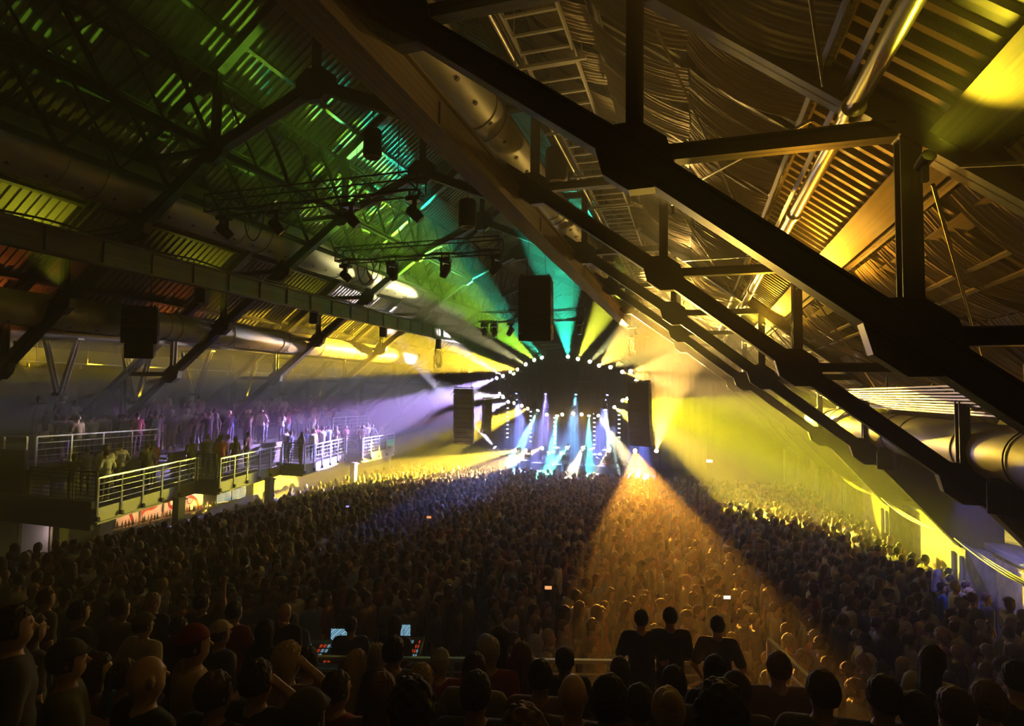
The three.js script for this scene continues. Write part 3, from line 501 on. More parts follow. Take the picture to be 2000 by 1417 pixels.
// a pose: arms as [elbow, wrist] for +x (left) and -x (right), facing +z
const POSES = {
  relaxed: { l: [[0.245, 1.13, -0.02], [0.25, 0.88, 0.06]], r: [[-0.245, 1.13, -0.02], [-0.25, 0.88, 0.06]] },
  clasped: { l: [[0.25, 1.13, 0.0], [0.06, 1.05, 0.2]], r: [[-0.25, 1.13, 0.0], [-0.05, 1.02, 0.21]] },
  drink: { l: [[0.245, 1.13, -0.02], [0.25, 0.88, 0.06]], r: [[-0.26, 1.15, 0.06], [-0.12, 1.25, 0.27]] },
  phone: { l: [[0.24, 1.22, 0.2], [0.1, 1.42, 0.34]], r: [[-0.24, 1.22, 0.2], [-0.1, 1.42, 0.34]] },
  raised: { l: [[0.245, 1.13, -0.02], [0.25, 0.88, 0.06]], r: [[-0.3, 1.62, 0.08], [-0.24, 1.88, 0.14]] },
  pockets: { l: [[0.31, 1.14, -0.07], [0.2, 0.93, 0.06]], r: [[-0.31, 1.14, -0.07], [-0.2, 0.93, 0.06]] },
  crossed: { l: [[0.25, 1.16, 0.06], [-0.04, 1.18, 0.2]], r: [[-0.25, 1.15, 0.06], [0.05, 1.13, 0.22]] },
  hairtouch: { l: [[0.245, 1.13, -0.02], [0.25, 0.88, 0.06]], r: [[-0.33, 1.46, 0.1], [-0.14, 1.6, 0.06]] },
  guitar: { l: [[0.3, 1.18, 0.1], [0.36, 1.2, 0.3]], r: [[-0.3, 1.14, 0.02], [-0.08, 1.02, 0.22]] },
  seated: { l: [[0.27, 1.14, 0.08], [0.2, 1.02, 0.34]], r: [[-0.27, 1.14, 0.08], [-0.2, 1.02, 0.34]], sit: true },
  dancing: { l: [[0.36, 1.3, 0.08], [0.3, 1.5, 0.22]], r: [[-0.34, 1.24, 0.1], [-0.22, 1.38, 0.28]] },
};
function handBones(w, e, side, curl) {                      // palm and five fingers from the wrist, along the forearm
  const f = V(...w).sub(V(...e)).normalize(), up = Math.abs(f.y) > 0.85 ? V(0, 0, 1) : V(0, 1, 0), a = new THREE.Vector3().crossVectors(f, up).normalize(), n = new THREE.Vector3().crossVectors(a, f), W = V(...w), out = [];
  const P = (l, s, h) => W.clone().addScaledVector(f, l).addScaledVector(a, s).addScaledVector(n, h).toArray(), add = (p, q, r, t) => out.push([...p, ...q, r, t]);
  add(P(-0.13, 0, 0), P(0, 0, 0), 0.036, 0.029); add(P(0, 0, 0), P(0.05, 0, 0), 0.026, 0.03); add(P(0.04, -0.018, 0), P(0.085, -0.024, 0), 0.016, 0.013); add(P(0.04, 0.018, 0), P(0.085, 0.024, 0), 0.016, 0.013);
  [[-0.03, 0.062], [-0.01, 0.074], [0.011, 0.07], [0.031, 0.052]].forEach(([s, L]) => { const k = P(0.088, s, 0), m = P(0.088 + L * 0.5 * Math.cos(curl), s, -L * 0.5 * Math.sin(curl)), q = P(0.088 + L * (0.5 * Math.cos(curl) + 0.45 * Math.cos(curl * 2)), s, -L * (0.5 * Math.sin(curl) + 0.45 * Math.sin(curl * 2))); add(k, m, 0.0095, 0.009); add(m, q, 0.009, 0.0075); });
  const t0 = P(0.03, -0.028 * side, -0.008), t1 = P(0.065, -0.05 * side, -0.025), t2 = P(0.085, -0.045 * side, -0.042); add(t0, t1, 0.012, 0.01); add(t1, t2, 0.01, 0.0085);
  return out;
}
const HW = 1.0;
function buildPerson({ pose = 'relaxed', hair = 'short', build = 1, woman = false, sleeve = 0.75, cells = [0.04, 0.016, 0.011], look = 0, shorts = false, lean = 0 }) {
  const p = POSES[pose], sh = woman ? 0.165 : 0.19, B = build, sit = p.sit;
  const torso = woman ? [[0, 0.93, 0, 0, 1.06, 0, 0.155, 0.125, 1.25], [0, 1.06, 0, 0, 1.26, 0.005, 0.12, 0.14, 1.3], [-0.1, 1.36, 0, 0.1, 1.36, 0, 0.085, 0.085, 1.15]]
    : [[0, 0.93, 0, 0, 1.08, 0, 0.15 * B, 0.145 * B, 1.3], [0, 1.08, 0, 0, 1.28, 0.005, 0.145 * B, 0.165 * B, 1.35], [-0.11, 1.37, 0, 0.11, 1.37, 0, 0.095, 0.095, 1.1]];
  const neck = [[0, 1.38, -0.01, 0, 1.56, 0.01, 0.062, 0.052]], arms = [], up = [];
  for (const [s, q] of [[1, p.l], [-1, p.r]]) { const [e, w] = q, sx = [s * sh, 1.405, 0]; up.push([...sx, ...e, 0.056 * B, 0.043]); arms.push([...e, ...w, 0.042, 0.032]); torso.push([s * 0.08, 1.41, 0, ...sx, 0.055, 0.058]); }
  const legs = [];
  for (const s of [1, -1]) if (sit) legs.push([s * 0.09, 0.9, 0, s * 0.13, 0.88, 0.42, 0.095 * B, 0.065], [s * 0.13, 0.88, 0.42, s * 0.13, 0.5, 0.45, 0.06, 0.045], [s * 0.13, 0.47, 0.45, s * 0.13, 0.45, 0.6, 0.04, 0.032]);
    else legs.push([s * 0.085, 0.9, 0, s * 0.1, 0.5, 0.015, 0.092 * B, 0.06], [s * 0.1, 0.5, 0.015, s * 0.11, 0.09, -0.02, 0.058, 0.038], [s * 0.11, 0.05, -0.02, s * 0.12, 0.035, 0.14, 0.042, 0.03]);
  const cl = Math.cos(look), sl = Math.sin(look), headF = (x0, y, z0) => {
    const x = x0 * cl - z0 * sl, z = x0 * sl + z0 * cl;
    let d = ell(x, y, z, 0, 1.645, 0.0, 0.079, 0.108, 0.098); d = smin(d, ell(x, y, z, 0, 1.572, 0.04, 0.056, 0.05, 0.056), 0.04);
    d = smin(d, boneD([0, 1.65, 0.092, 0, 1.615, 0.118, 0.009, 0.016], x, y, z), 0.012); d = smin(d, boneD([-0.03, 1.665, 0.088, 0.03, 1.665, 0.088, 0.012, 0.012], x, y, z), 0.014);
    d = smin(d, boneD([-0.02, 1.578, 0.089, 0.02, 1.578, 0.089, 0.009, 0.009], x, y, z), 0.008);
    d = Math.max(d, -Math.min(ell(x, y, z, 0.031, 1.648, 0.098, 0.015, 0.008, 0.012), ell(x, y, z, -0.031, 1.648, 0.098, 0.015, 0.008, 0.012)));
    for (const s of [1, -1]) d = smin(d, ell(x, y, z, s * 0.082, 1.635, -0.005, 0.012, 0.032, 0.02), 0.008);
    return smin(d, boneD(neck[0], x0, y, z0), 0.03);
  };
  const bodyF = field([...torso, ...up, ...arms, ...legs, ...neck], 0.045);
  const [c0, c1, c2] = cells, xs = [...p.l, ...p.r].map((q) => Math.abs(q[0])), ys = [...p.l, ...p.r].map((q) => q[1]), wx = Math.max(0.32, ...xs) + 0.12;
  const parts = [nets(bodyF, [-wx, sit ? 0.38 : -0.02, -0.26], [wx, Math.max(1.56, ...ys) + 0.1, sit ? 0.72 : 0.45], c0), nets(headF, [-0.13, 1.5, -0.14], [0.13, 1.79, 0.17], c1)];
  for (const [s, q] of [[1, p.l], [-1, p.r]]) { const hb = handBones(q[1], q[0], s, pose === 'relaxed' ? 0.45 : 0.8), f = field(hb, 0.008), w = q[1]; parts.push(nets(f, [w[0] - 0.2, w[1] - 0.2, w[2] - 0.2], [w[0] + 0.2, w[1] + 0.2, w[2] + 0.2], c2)); }
  const G = { body: mergeGeometries(parts) };
  const slv = up.map((b) => { const t = sleeve; return [b[0], b[1], b[2], b[0] + (b[3] - b[0]) * Math.min(1, t), b[1] + (b[4] - b[1]) * Math.min(1, t), b[2] + (b[5] - b[2]) * Math.min(1, t), b[6] + 0.004, b[7] + 0.012 + 0.008]; });
  if (sleeve > 1) for (const b of arms) slv.push([...b.slice(0, 6), b[6] + 0.004, b[7] + 0.006]);
  const shirtF0 = field([...torso, ...slv], 0.05, 0.014), hem = sit ? 0.84 : 0.86;
  const shirtF = (x, y, z) => Math.max(shirtF0(x, y, z) + 0.004 * Math.sin(y * 34 + x * 9) - 0.016 * Math.max(0, Math.min(1, (1.12 - y) / 0.15)), hem - y, 0.062 - Math.hypot(x, (y - 1.5) * 0.9, z + 0.01));
  G.shirt = nets(shirtF, [-wx, hem - 0.06, -0.28], [wx, Math.max(1.5, ...ys.map((y) => Math.min(y, 1.7))) + 0.08, 0.42], c0);
  const legF0 = field([...legs.filter((_, i) => i % 3 !== 2), torso[0]], 0.04, 0.016), ank = sit ? 0.52 : shorts ? 0.52 : 0.09;
  G.trousers = nets((x, y, z) => Math.max(legF0(x, y, z), y - 0.99, ank - y), [-0.3, ank - 0.06, -0.24], [0.3, 1.04, sit ? 0.56 : 0.24], c0);
  const shoe = nets((x, y, z) => Math.max(smin(ell(x, y, z, 0, 0.055, -0.02, 0.05, 0.06, 0.07), ell(x, y, z, 0, 0.04, 0.09, 0.05, 0.045, 0.11), 0.04), -y), [-0.08, -0.03, -0.13], [0.08, 0.14, 0.24], Math.max(0.016, c0 * 0.5));
  G.shoes = legs.filter((_, i) => i % 3 === 2).map((b) => shoe.clone().translate(b[0], sit ? 0.41 : 0, b[2] + 0.01));
  const hd = (g) => g;
  const rot = (f) => (x0, y, z0) => f(x0 * cl - z0 * sl, y, x0 * sl + z0 * cl);
  const cap = (x, y, z, g) => ell(x, y, z, 0, 1.655, -0.008, 0.083 + g, 0.112 + g, 0.1 + g);
  const scalp = (x, y, z, g, low) => Math.max(cap(x, y, z, g) + 0.011 * (nz(x * 62 + y * 29 + 40, z * 62 - y * 37 + 40) - 0.5) + 0.008 * (nz(y * 80 + x * 20 + 60, z * 90 + 30) - 0.5), Math.min(z - 0.035, 1.7 - y) + (y > 1.7 ? 0 : 0), low - y);
  let hf = null, hlo = [-0.17, 1.48, -0.22], hhi = [0.17, 1.82, 0.16];
  if (hair === 'short') hf = (x, y, z) => scalp(x, y, z, 0.012, 1.585);
  if (hair === 'curly') hf = (x, y, z) => scalp(x, y, z, 0.035, 1.57) + 0.012 * Math.sin(x * 70) * Math.sin(y * 75) * Math.sin(z * 70);
  if (hair === 'long') { hf = (x, y, z) => smin(scalp(x, y, z, 0.02, 1.56), Math.max(boneD([0, 1.62, -0.05, 0, 1.26, -0.13, 0.1, 0.085, 1.5], x, y, z) + 0.004 * Math.sin(x * 110), 1.2 - y), 0.03); hlo[1] = 1.14; }
  if (hair === 'bob') { hf = (x, y, z) => smin(scalp(x, y, z, 0.022, 1.56), Math.max(boneD([0, 1.64, -0.03, 0, 1.48, -0.04, 0.1, 0.105, 1.1], x, y, z), z - 0.04), 0.03); hlo[1] = 1.34; }
  if (hair === 'ponytail') { hf = (x, y, z) => smin(scalp(x, y, z, 0.012, 1.57), boneD([0, 1.7, -0.11, 0, 1.4, -0.16, 0.03, 0.022], x, y, z), 0.03); hlo[1] = 1.34; }
  if (hair === 'bun') hf = (x, y, z) => smin(scalp(x, y, z, 0.012, 1.57), ell(x, y, z, 0, 1.75, -0.1, 0.05, 0.05, 0.05), 0.02);
  if (hair === 'cap') { hf = (x, y, z) => Math.min(scalp(x, y, z, 0.01, 1.585)); }
  if (hf) G.hair = nets(rot(hf), hlo, hhi, c1 * 1.1);
  if (hair === 'cap') {
    const brim = pose === 'drink' ? -1 : 1;                  // some caps are worn backwards
    const cf = (x, y, z) => smin(Math.max(cap(x, y, z, 0.02), 1.685 - y), Math.max(ell(x, y, z, 0, 1.69, brim * 0.12, 0.075, 0.012, 0.085), 0), 0.015);
    G.cap = nets(rot(cf), [-0.22, 1.64, -0.25], [0.22, 1.82, 0.25], c1);
  }
  return G;
}
const SKIN = [[0.46, 0.28, 0.2], [0.52, 0.34, 0.25], [0.36, 0.2, 0.13], [0.2, 0.11, 0.07], [0.09, 0.05, 0.035]].map((c) => std(...c, 0.55));
const HAIR = { black: std(0.012, 0.01, 0.009, 0.75), brown: std(0.05, 0.03, 0.018, 0.75), chestnut: std(0.1, 0.05, 0.028, 0.75), blond: std(0.36, 0.25, 0.13, 0.75), grey: std(0.3, 0.28, 0.26, 0.75) };
const CLOTH = { black: [0.014, 0.014, 0.015], charcoal: [0.05, 0.05, 0.052], navy: [0.02, 0.03, 0.075], grey: [0.2, 0.2, 0.2], white: [0.62, 0.6, 0.57], cream: [0.5, 0.45, 0.34], olive: [0.12, 0.12, 0.05], maroon: [0.2, 0.02, 0.025], red: [0.5, 0.03, 0.03], blue: [0.08, 0.17, 0.42], teal: [0.04, 0.22, 0.22], mustard: [0.42, 0.27, 0.05], pink: [0.55, 0.25, 0.3], brown: [0.14, 0.075, 0.04] };
const CM = Object.fromEntries(Object.entries(CLOTH).map(([k, c]) => [k, std(...c, 0.9)]));
const TROUSER = [CM.black, CM.charcoal, CM.navy, CM.navy, std(0.06, 0.075, 0.11, 0.9), CM.olive];
const shoeMat = std(0.03, 0.028, 0.026, 0.6);
const variants = new Map();
const NEAR = [0.032, 0.012, 0.009], MID = [0.046, 0.022, 0.014];
function variant(o, cells) { const key = JSON.stringify([o, cells]); if (!variants.has(key)) variants.set(key, buildPerson({ ...o, cells })); return variants.get(key); }
function person(o, { pos, yaw, scale = 1, shirt = 'black', hairTone = 'brown', skin = 0, trousers = 0, label, group, cells = MID, name = 'person' }) {
  const G = variant(o, cells), t = thing(name, label, 'person', pos, yaw, group);
  t.scale.setScalar(scale);
  mesh('body', G.body, SKIN[skin], t); mesh('shirt', G.shirt, CM[shirt], t); mesh('trousers', G.trousers, TROUSER[trousers], t);
  if (cells === NEAR || o.feet) for (const s of G.shoes) mesh('shoe', s, shoeMat, t);
  if (G.hair) mesh('hair', G.hair, HAIR[hairTone], t);
  if (G.cap) mesh('cap', G.cap, CM[o.capTone ?? 'charcoal'], t);
  return t;
}
const HAIRWORD = { short: 'short', curly: 'curly', long: 'long', bob: 'shoulder-length', ponytail: 'ponytail', bun: 'tied-up', cap: 'cap-covered', bald: 'shaved' };
// ================================================================ stage
const STY = 1.0, stageMat = std(0.03, 0.03, 0.03, 0.35);
{
  const st = thing('stage', 'black stage platform with a pale front edge', 'stage', [0, 0, -44.2]);
  mesh('deck', bx(17, 0.12, 9.2, 0, STY - 0.06, 0), stageMat, st); mesh('skirt', bx(16.9, STY - 0.12, 9.1, 0, (STY - 0.12) / 2, 0), M.black, st); mesh('front_edge', bx(17, 0.1, 0.05, 0, STY - 0.05, 4.62), M.fascia, st);
  const pts = [], N = 90, geo = new THREE.PlaneGeometry(22, 8.6, N * 4, 1), q = geo.attributes.position;
  for (let i = 0; i < q.count; i++) q.setZ(i, 0.05 * Math.sin(q.getX(i) * 9) + 0.02 * Math.sin(q.getX(i) * 23 + 1));
  geo.computeVertexNormals(); const curtainMat = std(0.004, 0.004, 0.005, 0.95); curtainMat.side = THREE.DoubleSide;
  top('curtain', geo.translate(0, 5.3, -48.6), curtainMat, 'black pleated curtain closing the back of the stage', 'curtain');
  const r1 = thing('drum_riser', 'low black riser under the white-shirted drummer with the striped kit', 'riser', [-1.35, STY, -44.75]); mesh('deck', bx(3, 0.06, 2.4, 0, 0.47, 0), stageMat, r1); mesh('skirt', bx(2.9, 0.44, 2.3, 0, 0.22, 0), M.black, r1);
  const r2 = thing('drum_riser', 'low black riser under the drummer with the clear kit', 'riser', [2.35, STY, -44.75]); mesh('deck', bx(3, 0.06, 2.4, 0, 0.47, 0), stageMat, r2); mesh('skirt', bx(2.9, 0.44, 2.3, 0, 0.22, 0), M.black, r2);
}
// light columns upstage
const blueLamp = glow(0.6, 0.72, 1.0, 6);
[-5.72, -3.7, -1.65, 1.63, 3.6].forEach((x, i) => {
  const t = thing('light_column', ['upstage column of small blue-white lamps nearest the balcony', 'second upstage column of small blue-white lamps from the balcony', 'upstage column of small blue-white lamps behind the striped kit', 'upstage column of small blue-white lamps behind the clear kit', 'upstage column of small blue-white lamps nearest the plastered wall'][i], 'stage light', [x, STY, -46.3]), y0 = [2.2, 1.95, 1.5, 1.9, 2.2][i];
  mesh('pole', cyl(0.035, 0.035, 5, 8).translate(0, 2.5, -0.06), M.black, t); mesh('base_plate', cyl(0.3, 0.3, 0.04, 14).translate(0, 0.02, -0.06), M.black, t);
  for (let j = 0; j < 8; j++) { const h = mesh('lamp_housing', rbx(0.24, 0.13, 0.14, 0.02, 0, 0, -0.02), M.blackGloss, t); h.position.set(0, y0 + j * 0.35, 0.05); mesh('lamp_face', new THREE.PlaneGeometry(0.2, 0.09).translate(0, 0, 0.053), blueLamp, h); }
  aimLamp([x, STY + y0 + 1.2, -46.12], [x + (i < 3 ? 3.5 : -3.0), 2.0, -40], [0.3, 0.38, 1.0], 0.025, 55, 0.6, 5);
});
// added upstage truss and wash lamps that give the stage its blue light
{
  const t = thing('box_truss', 'added black upstage truss carrying blue wash lamps behind the oval', 'truss', [0, 0, 0]), z = -46.9, y = 7.6;
  for (const [dy, dz] of [[0, 0], [0.35, 0], [0, -0.35], [0.35, -0.35]]) mesh('main_chord', rod(V(-7, y + dy, z + dz), V(7, y + dy, z + dz), 0.026, 6), M.truss, t);
  for (let i = 0; i < 24; i++) { const a = -7 + i * 14 / 24, b = a + 14 / 24, u = i % 2; mesh('diagonal', rod(V(a, y + (u ? 0.35 : 0), z), V(b, y + (u ? 0 : 0.35), z), 0.014, 5), M.truss, t); }
  for (const x of [-6, 0, 6]) mesh('suspension_cable', rod(V(x, y + 0.35, z - 0.17), V(x, topY(x) + 0.3, z - 0.17), 0.012, 5), M.black, t);
  for (const [x, ax, c, k] of [[-5.2, -3.2, [0.25, 0.3, 1.0], 1.0], [-2.6, -1.6, [0.3, 0.28, 1.0], 1.0], [0, 0.2, [0.15, 0.5, 1.0], 0.9], [2.6, 2.2, [0.25, 0.3, 1.0], 0.9], [5.2, 5.4, [0.2, 0.25, 1.0], 0.9]]) {
    const h = movingHead([x, y - 0.5, z + 0.1], [ax, 1.0, -43.2], 'added wash lamp on the upstage truss with a blue beam aimed at the stage', 'added blue washes on the upstage truss', { lens: glow(c[0], c[1], c[2], 12) }); h.t.children[2].children[0].name = 'lamp_lens'; aimLamp(h.tip.toArray(), [ax, 1.0, -43.2], c, k, 22, 0.4, 4);
  }
}
// performers -------------------------------------------------------
const woodGloss = std(0.35, 0.17, 0.06, 0.3), white = std(0.7, 0.7, 0.7, 0.4), chrome = std(0.6, 0.6, 0.6, 0.2, 0.9), clear = std(0.35, 0.45, 0.6, 0.25);
function guitar(x, y, z, yaw, mat, label) {
  const t = thing('guitar', label, 'guitar', [x, y, z], yaw);
  const s = new THREE.Shape(); s.moveTo(-0.22, 0); s.bezierCurveTo(-0.24, 0.17, -0.1, 0.19, -0.04, 0.12); s.bezierCurveTo(0.04, 0.1, 0.1, 0.17, 0.18, 0.1); s.bezierCurveTo(0.22, 0.03, 0.2, -0.06, 0.16, -0.11); s.bezierCurveTo(0.08, -0.16, 0.02, -0.1, -0.04, -0.12); s.bezierCurveTo(-0.1, -0.2, -0.24, -0.16, -0.22, 0);
  mesh('guitar_body', new THREE.ExtrudeGeometry(s, { depth: 0.045, bevelEnabled: true, bevelSize: 0.006, bevelThickness: 0.006, bevelSegments: 1 }), mat, t); mesh('neck', bx(0.58, 0.05, 0.03, 0.45, 0, 0.04), woodGloss, t); mesh('headstock', bx(0.16, 0.075, 0.025, 0.8, 0.01, 0.04), woodGloss, t); mesh('bridge', bx(0.06, 0.1, 0.02, -0.06, 0, 0.06), chrome, t);
  t.rotation.z = 0.18; return t;
}
const PG = (o) => ({ cells: MID, ...o });
person({ pose: 'guitar', hair: 'long', sleeve: 0.7, feet: 1 }, PG({ pos: [-4.4, STY, -41.6], yaw: 0.15, shirt: 'blue', hairTone: 'brown', skin: 1, trousers: 4, label: 'performer in blue shirt playing guitar beside the amplifier stack', scale: 1.03 }));
guitar(-4.42, 2.04, -41.32, 0.15, woodGloss, 'brown electric guitar held by the performer in blue');
person({ pose: 'guitar', hair: 'short', sleeve: 0.7, feet: 1 }, PG({ pos: [0.45, STY, -41.0], yaw: 0.1, shirt: 'black', hairTone: 'brown', skin: 1, trousers: 0, label: 'performer in dark tee playing guitar at the middle of the stage', scale: 1.02 }));
guitar(0.43, 2.03, -40.72, 0.1, white, 'pale electric guitar held by the performer in the middle');
person({ pose: 'guitar', hair: 'curly', sleeve: 0.7, feet: 1 }, PG({ pos: [3.35, STY, -41.8], yaw: -0.1, shirt: 'charcoal', hairTone: 'brown', skin: 0, trousers: 2, label: 'performer in charcoal shirt playing bass near the keyboards' }));
guitar(3.33, 2.0, -41.52, -0.1, std(0.4, 0.04, 0.03, 0.3), 'red bass guitar held by the performer near the keyboards');
person({ pose: 'seated', hair: 'short', sleeve: 0.7 }, PG({ pos: [-1.35, STY + 0.09, -45.3], yaw: 0, shirt: 'white', hairTone: 'brown', skin: 1, trousers: 1, label: 'seated drummer in white shirt behind the striped kit' }));
person({ pose: 'seated', hair: 'long', sleeve: 0.7 }, PG({ pos: [2.6, STY + 0.09, -45.3], yaw: -0.1, shirt: 'white', hairTone: 'black', skin: 1, trousers: 1, label: 'seated drummer in white shirt behind the clear kit' }));
person({ pose: 'phone', hair: 'curly', sleeve: 0.7, feet: 1 }, PG({ pos: [4.4, STY, -41.7], yaw: 0.9, shirt: 'white', hairTone: 'black', skin: 0, trousers: 2, label: 'performer in white tee standing at the keyboards' }));
function drumKit(x, z, shell, label) {
  const t = thing('drum_kit', label, 'drum kit', [x, STY + 0.515, z]), dr = (r, h, m = shell) => join([cyl(r, r, h, 24), new THREE.TorusGeometry(r, 0.012, 5, 24).rotateX(Math.PI / 2).translate(0, h / 2, 0), new THREE.TorusGeometry(r, 0.012, 5, 24).rotateX(Math.PI / 2).translate(0, -h / 2, 0)]);
  mesh('bass_drum', dr(0.28, 0.42).rotateX(Math.PI / 2).translate(0, 0.28, 0.35), shell, t); mesh('drumhead', new THREE.CircleGeometry(0.26, 24).translate(0, 0.28, 0.565), white, t);
  for (const [a, b, c, r, h] of [[-0.22, 0.72, 0.35, 0.15, 0.2], [0.2, 0.72, 0.35, 0.16, 0.22]]) mesh('tom', dr(r, h).rotateX(0.35).translate(a, b, c), shell, t);
  mesh('floor_tom', dr(0.2, 0.36).translate(-0.55, 0.36, 0.1), shell, t); mesh('snare', dr(0.18, 0.14).translate(0.42, 0.55, 0.1), chrome, t);
  for (const [a, b, c, r] of [[-0.7, 1.15, 0.35, 0.23], [0.65, 1.2, 0.35, 0.25], [0.8, 0.85, 0.0, 0.18], [-0.35, 1.3, 0.5, 0.18]]) { const s = mesh('cymbal_stand', rod(V(a, 0, c), V(a, b, c), 0.012, 6), chrome, t); mesh('cymbal', new THREE.LatheGeometry([[0.001, 0.03], [0.04, 0.02], [r, 0]].map((p) => new THREE.Vector2(...p)), 20).rotateX(0.2).translate(a, b, c), std(0.6, 0.42, 0.14, 0.25, 0.9), s); }
  mesh('throne', join([cyl(0.16, 0.16, 0.08, 16).translate(0, 0.5, -0.4), cyl(0.03, 0.03, 0.46, 8).translate(0, 0.23, -0.4)]), M.black, t);
}
drumKit(-1.5, -44.6, white, 'striped white drum kit on the balcony-side riser'); drumKit(2.2, -44.6, clear, 'clear blue drum kit on the other riser');
function amp(x, y, z, w, h, label, group) { const t = thing('amplifier', label, 'amplifier', [x, y, z], 0, group); mesh('cabinet', rbx(w, h, 0.36, 0.02, 0, h / 2, 0), M.blackGloss, t); mesh('grille_cloth', bx(w - 0.08, h * 0.7, 0.012, 0, h * 0.4, 0.182), M.concrete, t); mesh('control_panel', bx(w - 0.08, h * 0.12, 0.012, 0, h * 0.85, 0.182), chrome, t); }
amp(-5.5, STY, -42, 0.8, 1.1, 'tall amplifier cabinet beside the performer in blue'); amp(-5.5, STY + 1.1, -42, 0.7, 0.5, 'amplifier head standing on the tall cabinet'); amp(-3.35, STY, -43.6, 0.7, 0.7, 'amplifier between the blue performer and the striped kit'); amp(-0.6, STY, -42.6, 0.65, 0.6, 'amplifier in front of the striped kit'); amp(1.3, STY, -42.2, 0.65, 0.6, 'amplifier in front of the clear kit');
for (const x of [-3.6, 0.2, 1.0, 3.4]) { const t = thing('stage_monitor', 'black wedge monitor on the front edge of the stage', 'loudspeaker', [x, STY + 0.012, -40.0], 0, 'wedge monitors'); mesh('cabinet', poly([[-0.2, 0], [0.2, 0], [0.12, 0.32], [-0.2, 0.2]], 0.5, 0.01).rotateY(Math.PI / 2).translate(-0.25, 0, 0), M.blackGloss, t); mesh('grille', bx(0.44, 0.26, 0.01).rotateX(0.36).translate(0, 0.27, -0.04), grilleMat, t); }
for (const [x, z, l] of [[-4.2, -40.9, 'microphone stand before the performer in blue'], [0.6, -40.35, 'microphone stand at the middle of the stage'], [3.5, -41.1, 'microphone stand before the bass player']]) { const t = thing('microphone_stand', l, 'microphone', [x, STY, z]); mesh('stand', join([cyl(0.012, 0.012, 1.5, 6).translate(0, 0.75, 0), cyl(0.13, 0.14, 0.02, 14).translate(0, 0.01, 0)]), M.black, t); mesh('microphone', join([cyl(0.02, 0.015, 0.16, 8).rotateX(1.2).translate(0, 1.52, -0.05), new THREE.SphereGeometry(0.028, 8, 6).translate(0, 1.55, -0.13)]), M.zinc, t); }
{ const t = thing('keyboard', 'stage keyboard on a stand at the plastered-wall side', 'keyboard', [5.0, STY + 0.03, -41.3], 0.4); mesh('keybed', rbx(1.3, 0.09, 0.34, 0.015, 0, 0.93, 0), M.blackGloss, t); mesh('keys', bx(1.2, 0.02, 0.15, 0, 0.98, 0.07), white, t); mesh('stand', join([bar(V(-0.5, 0, 0), V(0.4, 0.9, 0), 0.04), bar(V(0.5, 0, 0), V(-0.4, 0.9, 0), 0.04), bar(V(-0.5, 0.02, -0.2), V(-0.5, 0.02, 0.2), 0.04), bar(V(0.5, 0.02, -0.2), V(0.5, 0.02, 0.2), 0.04)]), M.black, t); mesh('upper_keyboard', rbx(1.0, 0.07, 0.28, 0.012, 0, 1.14, -0.14), std(0.4, 0.05, 0.04, 0.4), t); }
{ const t = thing('lit_sign', 'small white lit sign on the stage-end wall', 'sign', [10.4, 1.9, -47.2]); mesh('sign_face', bx(0.46, 0.2, 0.02, 0, 0, 0.03), glow(0.9, 0.95, 1, 3), t); mesh('sign_box', bx(0.5, 0.24, 0.06, 0, 0, -0.01), M.black, t); mesh('stem', bx(0.04, 2.0, 0.04, 0, -1.0, -0.02), M.black, t); }
// ================================================================ balcony with saw-tooth front
const BY = 3.15, teeth = [[-8.6, -13.4, -10.3, -18.75], [-9.2, -18.9, -10.7, -24.35], [-9.4, -24.5, -10.7, -29.95], [-9.6, -30.1, -10.0, -34.6]];
{
  const b = struct('balcony'), pts = [[-19.1, 13.4]];
  for (const [x0, z0, x1, z1] of teeth) pts.push([x0, -z0], [x1, -z1]);
  pts.push([-19.1, 34.6]);
  mesh('balcony_slab', poly(pts, 0.4).rotateX(-Math.PI / 2).translate(0, BY - 0.4, 0), M.floor, b);
  mesh('upper_tier', bx(7.3, 1.05, 21.1, -15.45, BY + 0.525, -24.05), M.floor, b); mesh('top_tier', bx(4.5, 0.6, 21.1, -16.85, BY + 1.35, -24.05), M.floor, b);
  mesh('end_wall', bx(10.5, 0.9, 0.12, -13.9, BY - 0.2, -13.36), M.black, b); mesh('end_wall', bx(7.2, 2.0, 0.1, -15.5, BY + 0.7, -13.42), M.black, b);
  teeth.forEach(([x0, z0, x1, z1]) => {
    mesh('fascia', bar(V(x0, BY - 0.2, z0), V(x1, BY - 0.2, z1), 0.05, 0.46), M.fascia, b); mesh('fascia_lip', bar(V(x0, BY - 0.44, z0), V(x1, BY - 0.44, z1), 0.16, 0.06), M.fascia, b);
  });
  for (let i = 0; i < 3; i++) { const [, , x1] = teeth[i], [nx, nz] = teeth[i + 1]; mesh('return_panel', bar(V(x1 - 0.3, BY - 0.2, nz + 0.05), V(nx, BY - 0.2, nz + 0.05), 0.06, 0.6), M.black, b); }
  for (const [x, z, pale] of [[-9.6, -17.4, 0], [-9.9, -22.7, 0], [-9.6, -29.3, 1], [-10.2, -34.3, 1], [-11.2, -14.2, 0]]) { mesh('column', bx(0.3, BY - 0.35, 0.3, x, (BY - 0.35) / 2, z), pale ? M.fascia : M.black, b); mesh('column_cap', bx(0.42, 0.05, 0.42, x, BY - 0.43, z), pale ? M.fascia : M.black, b); }
}
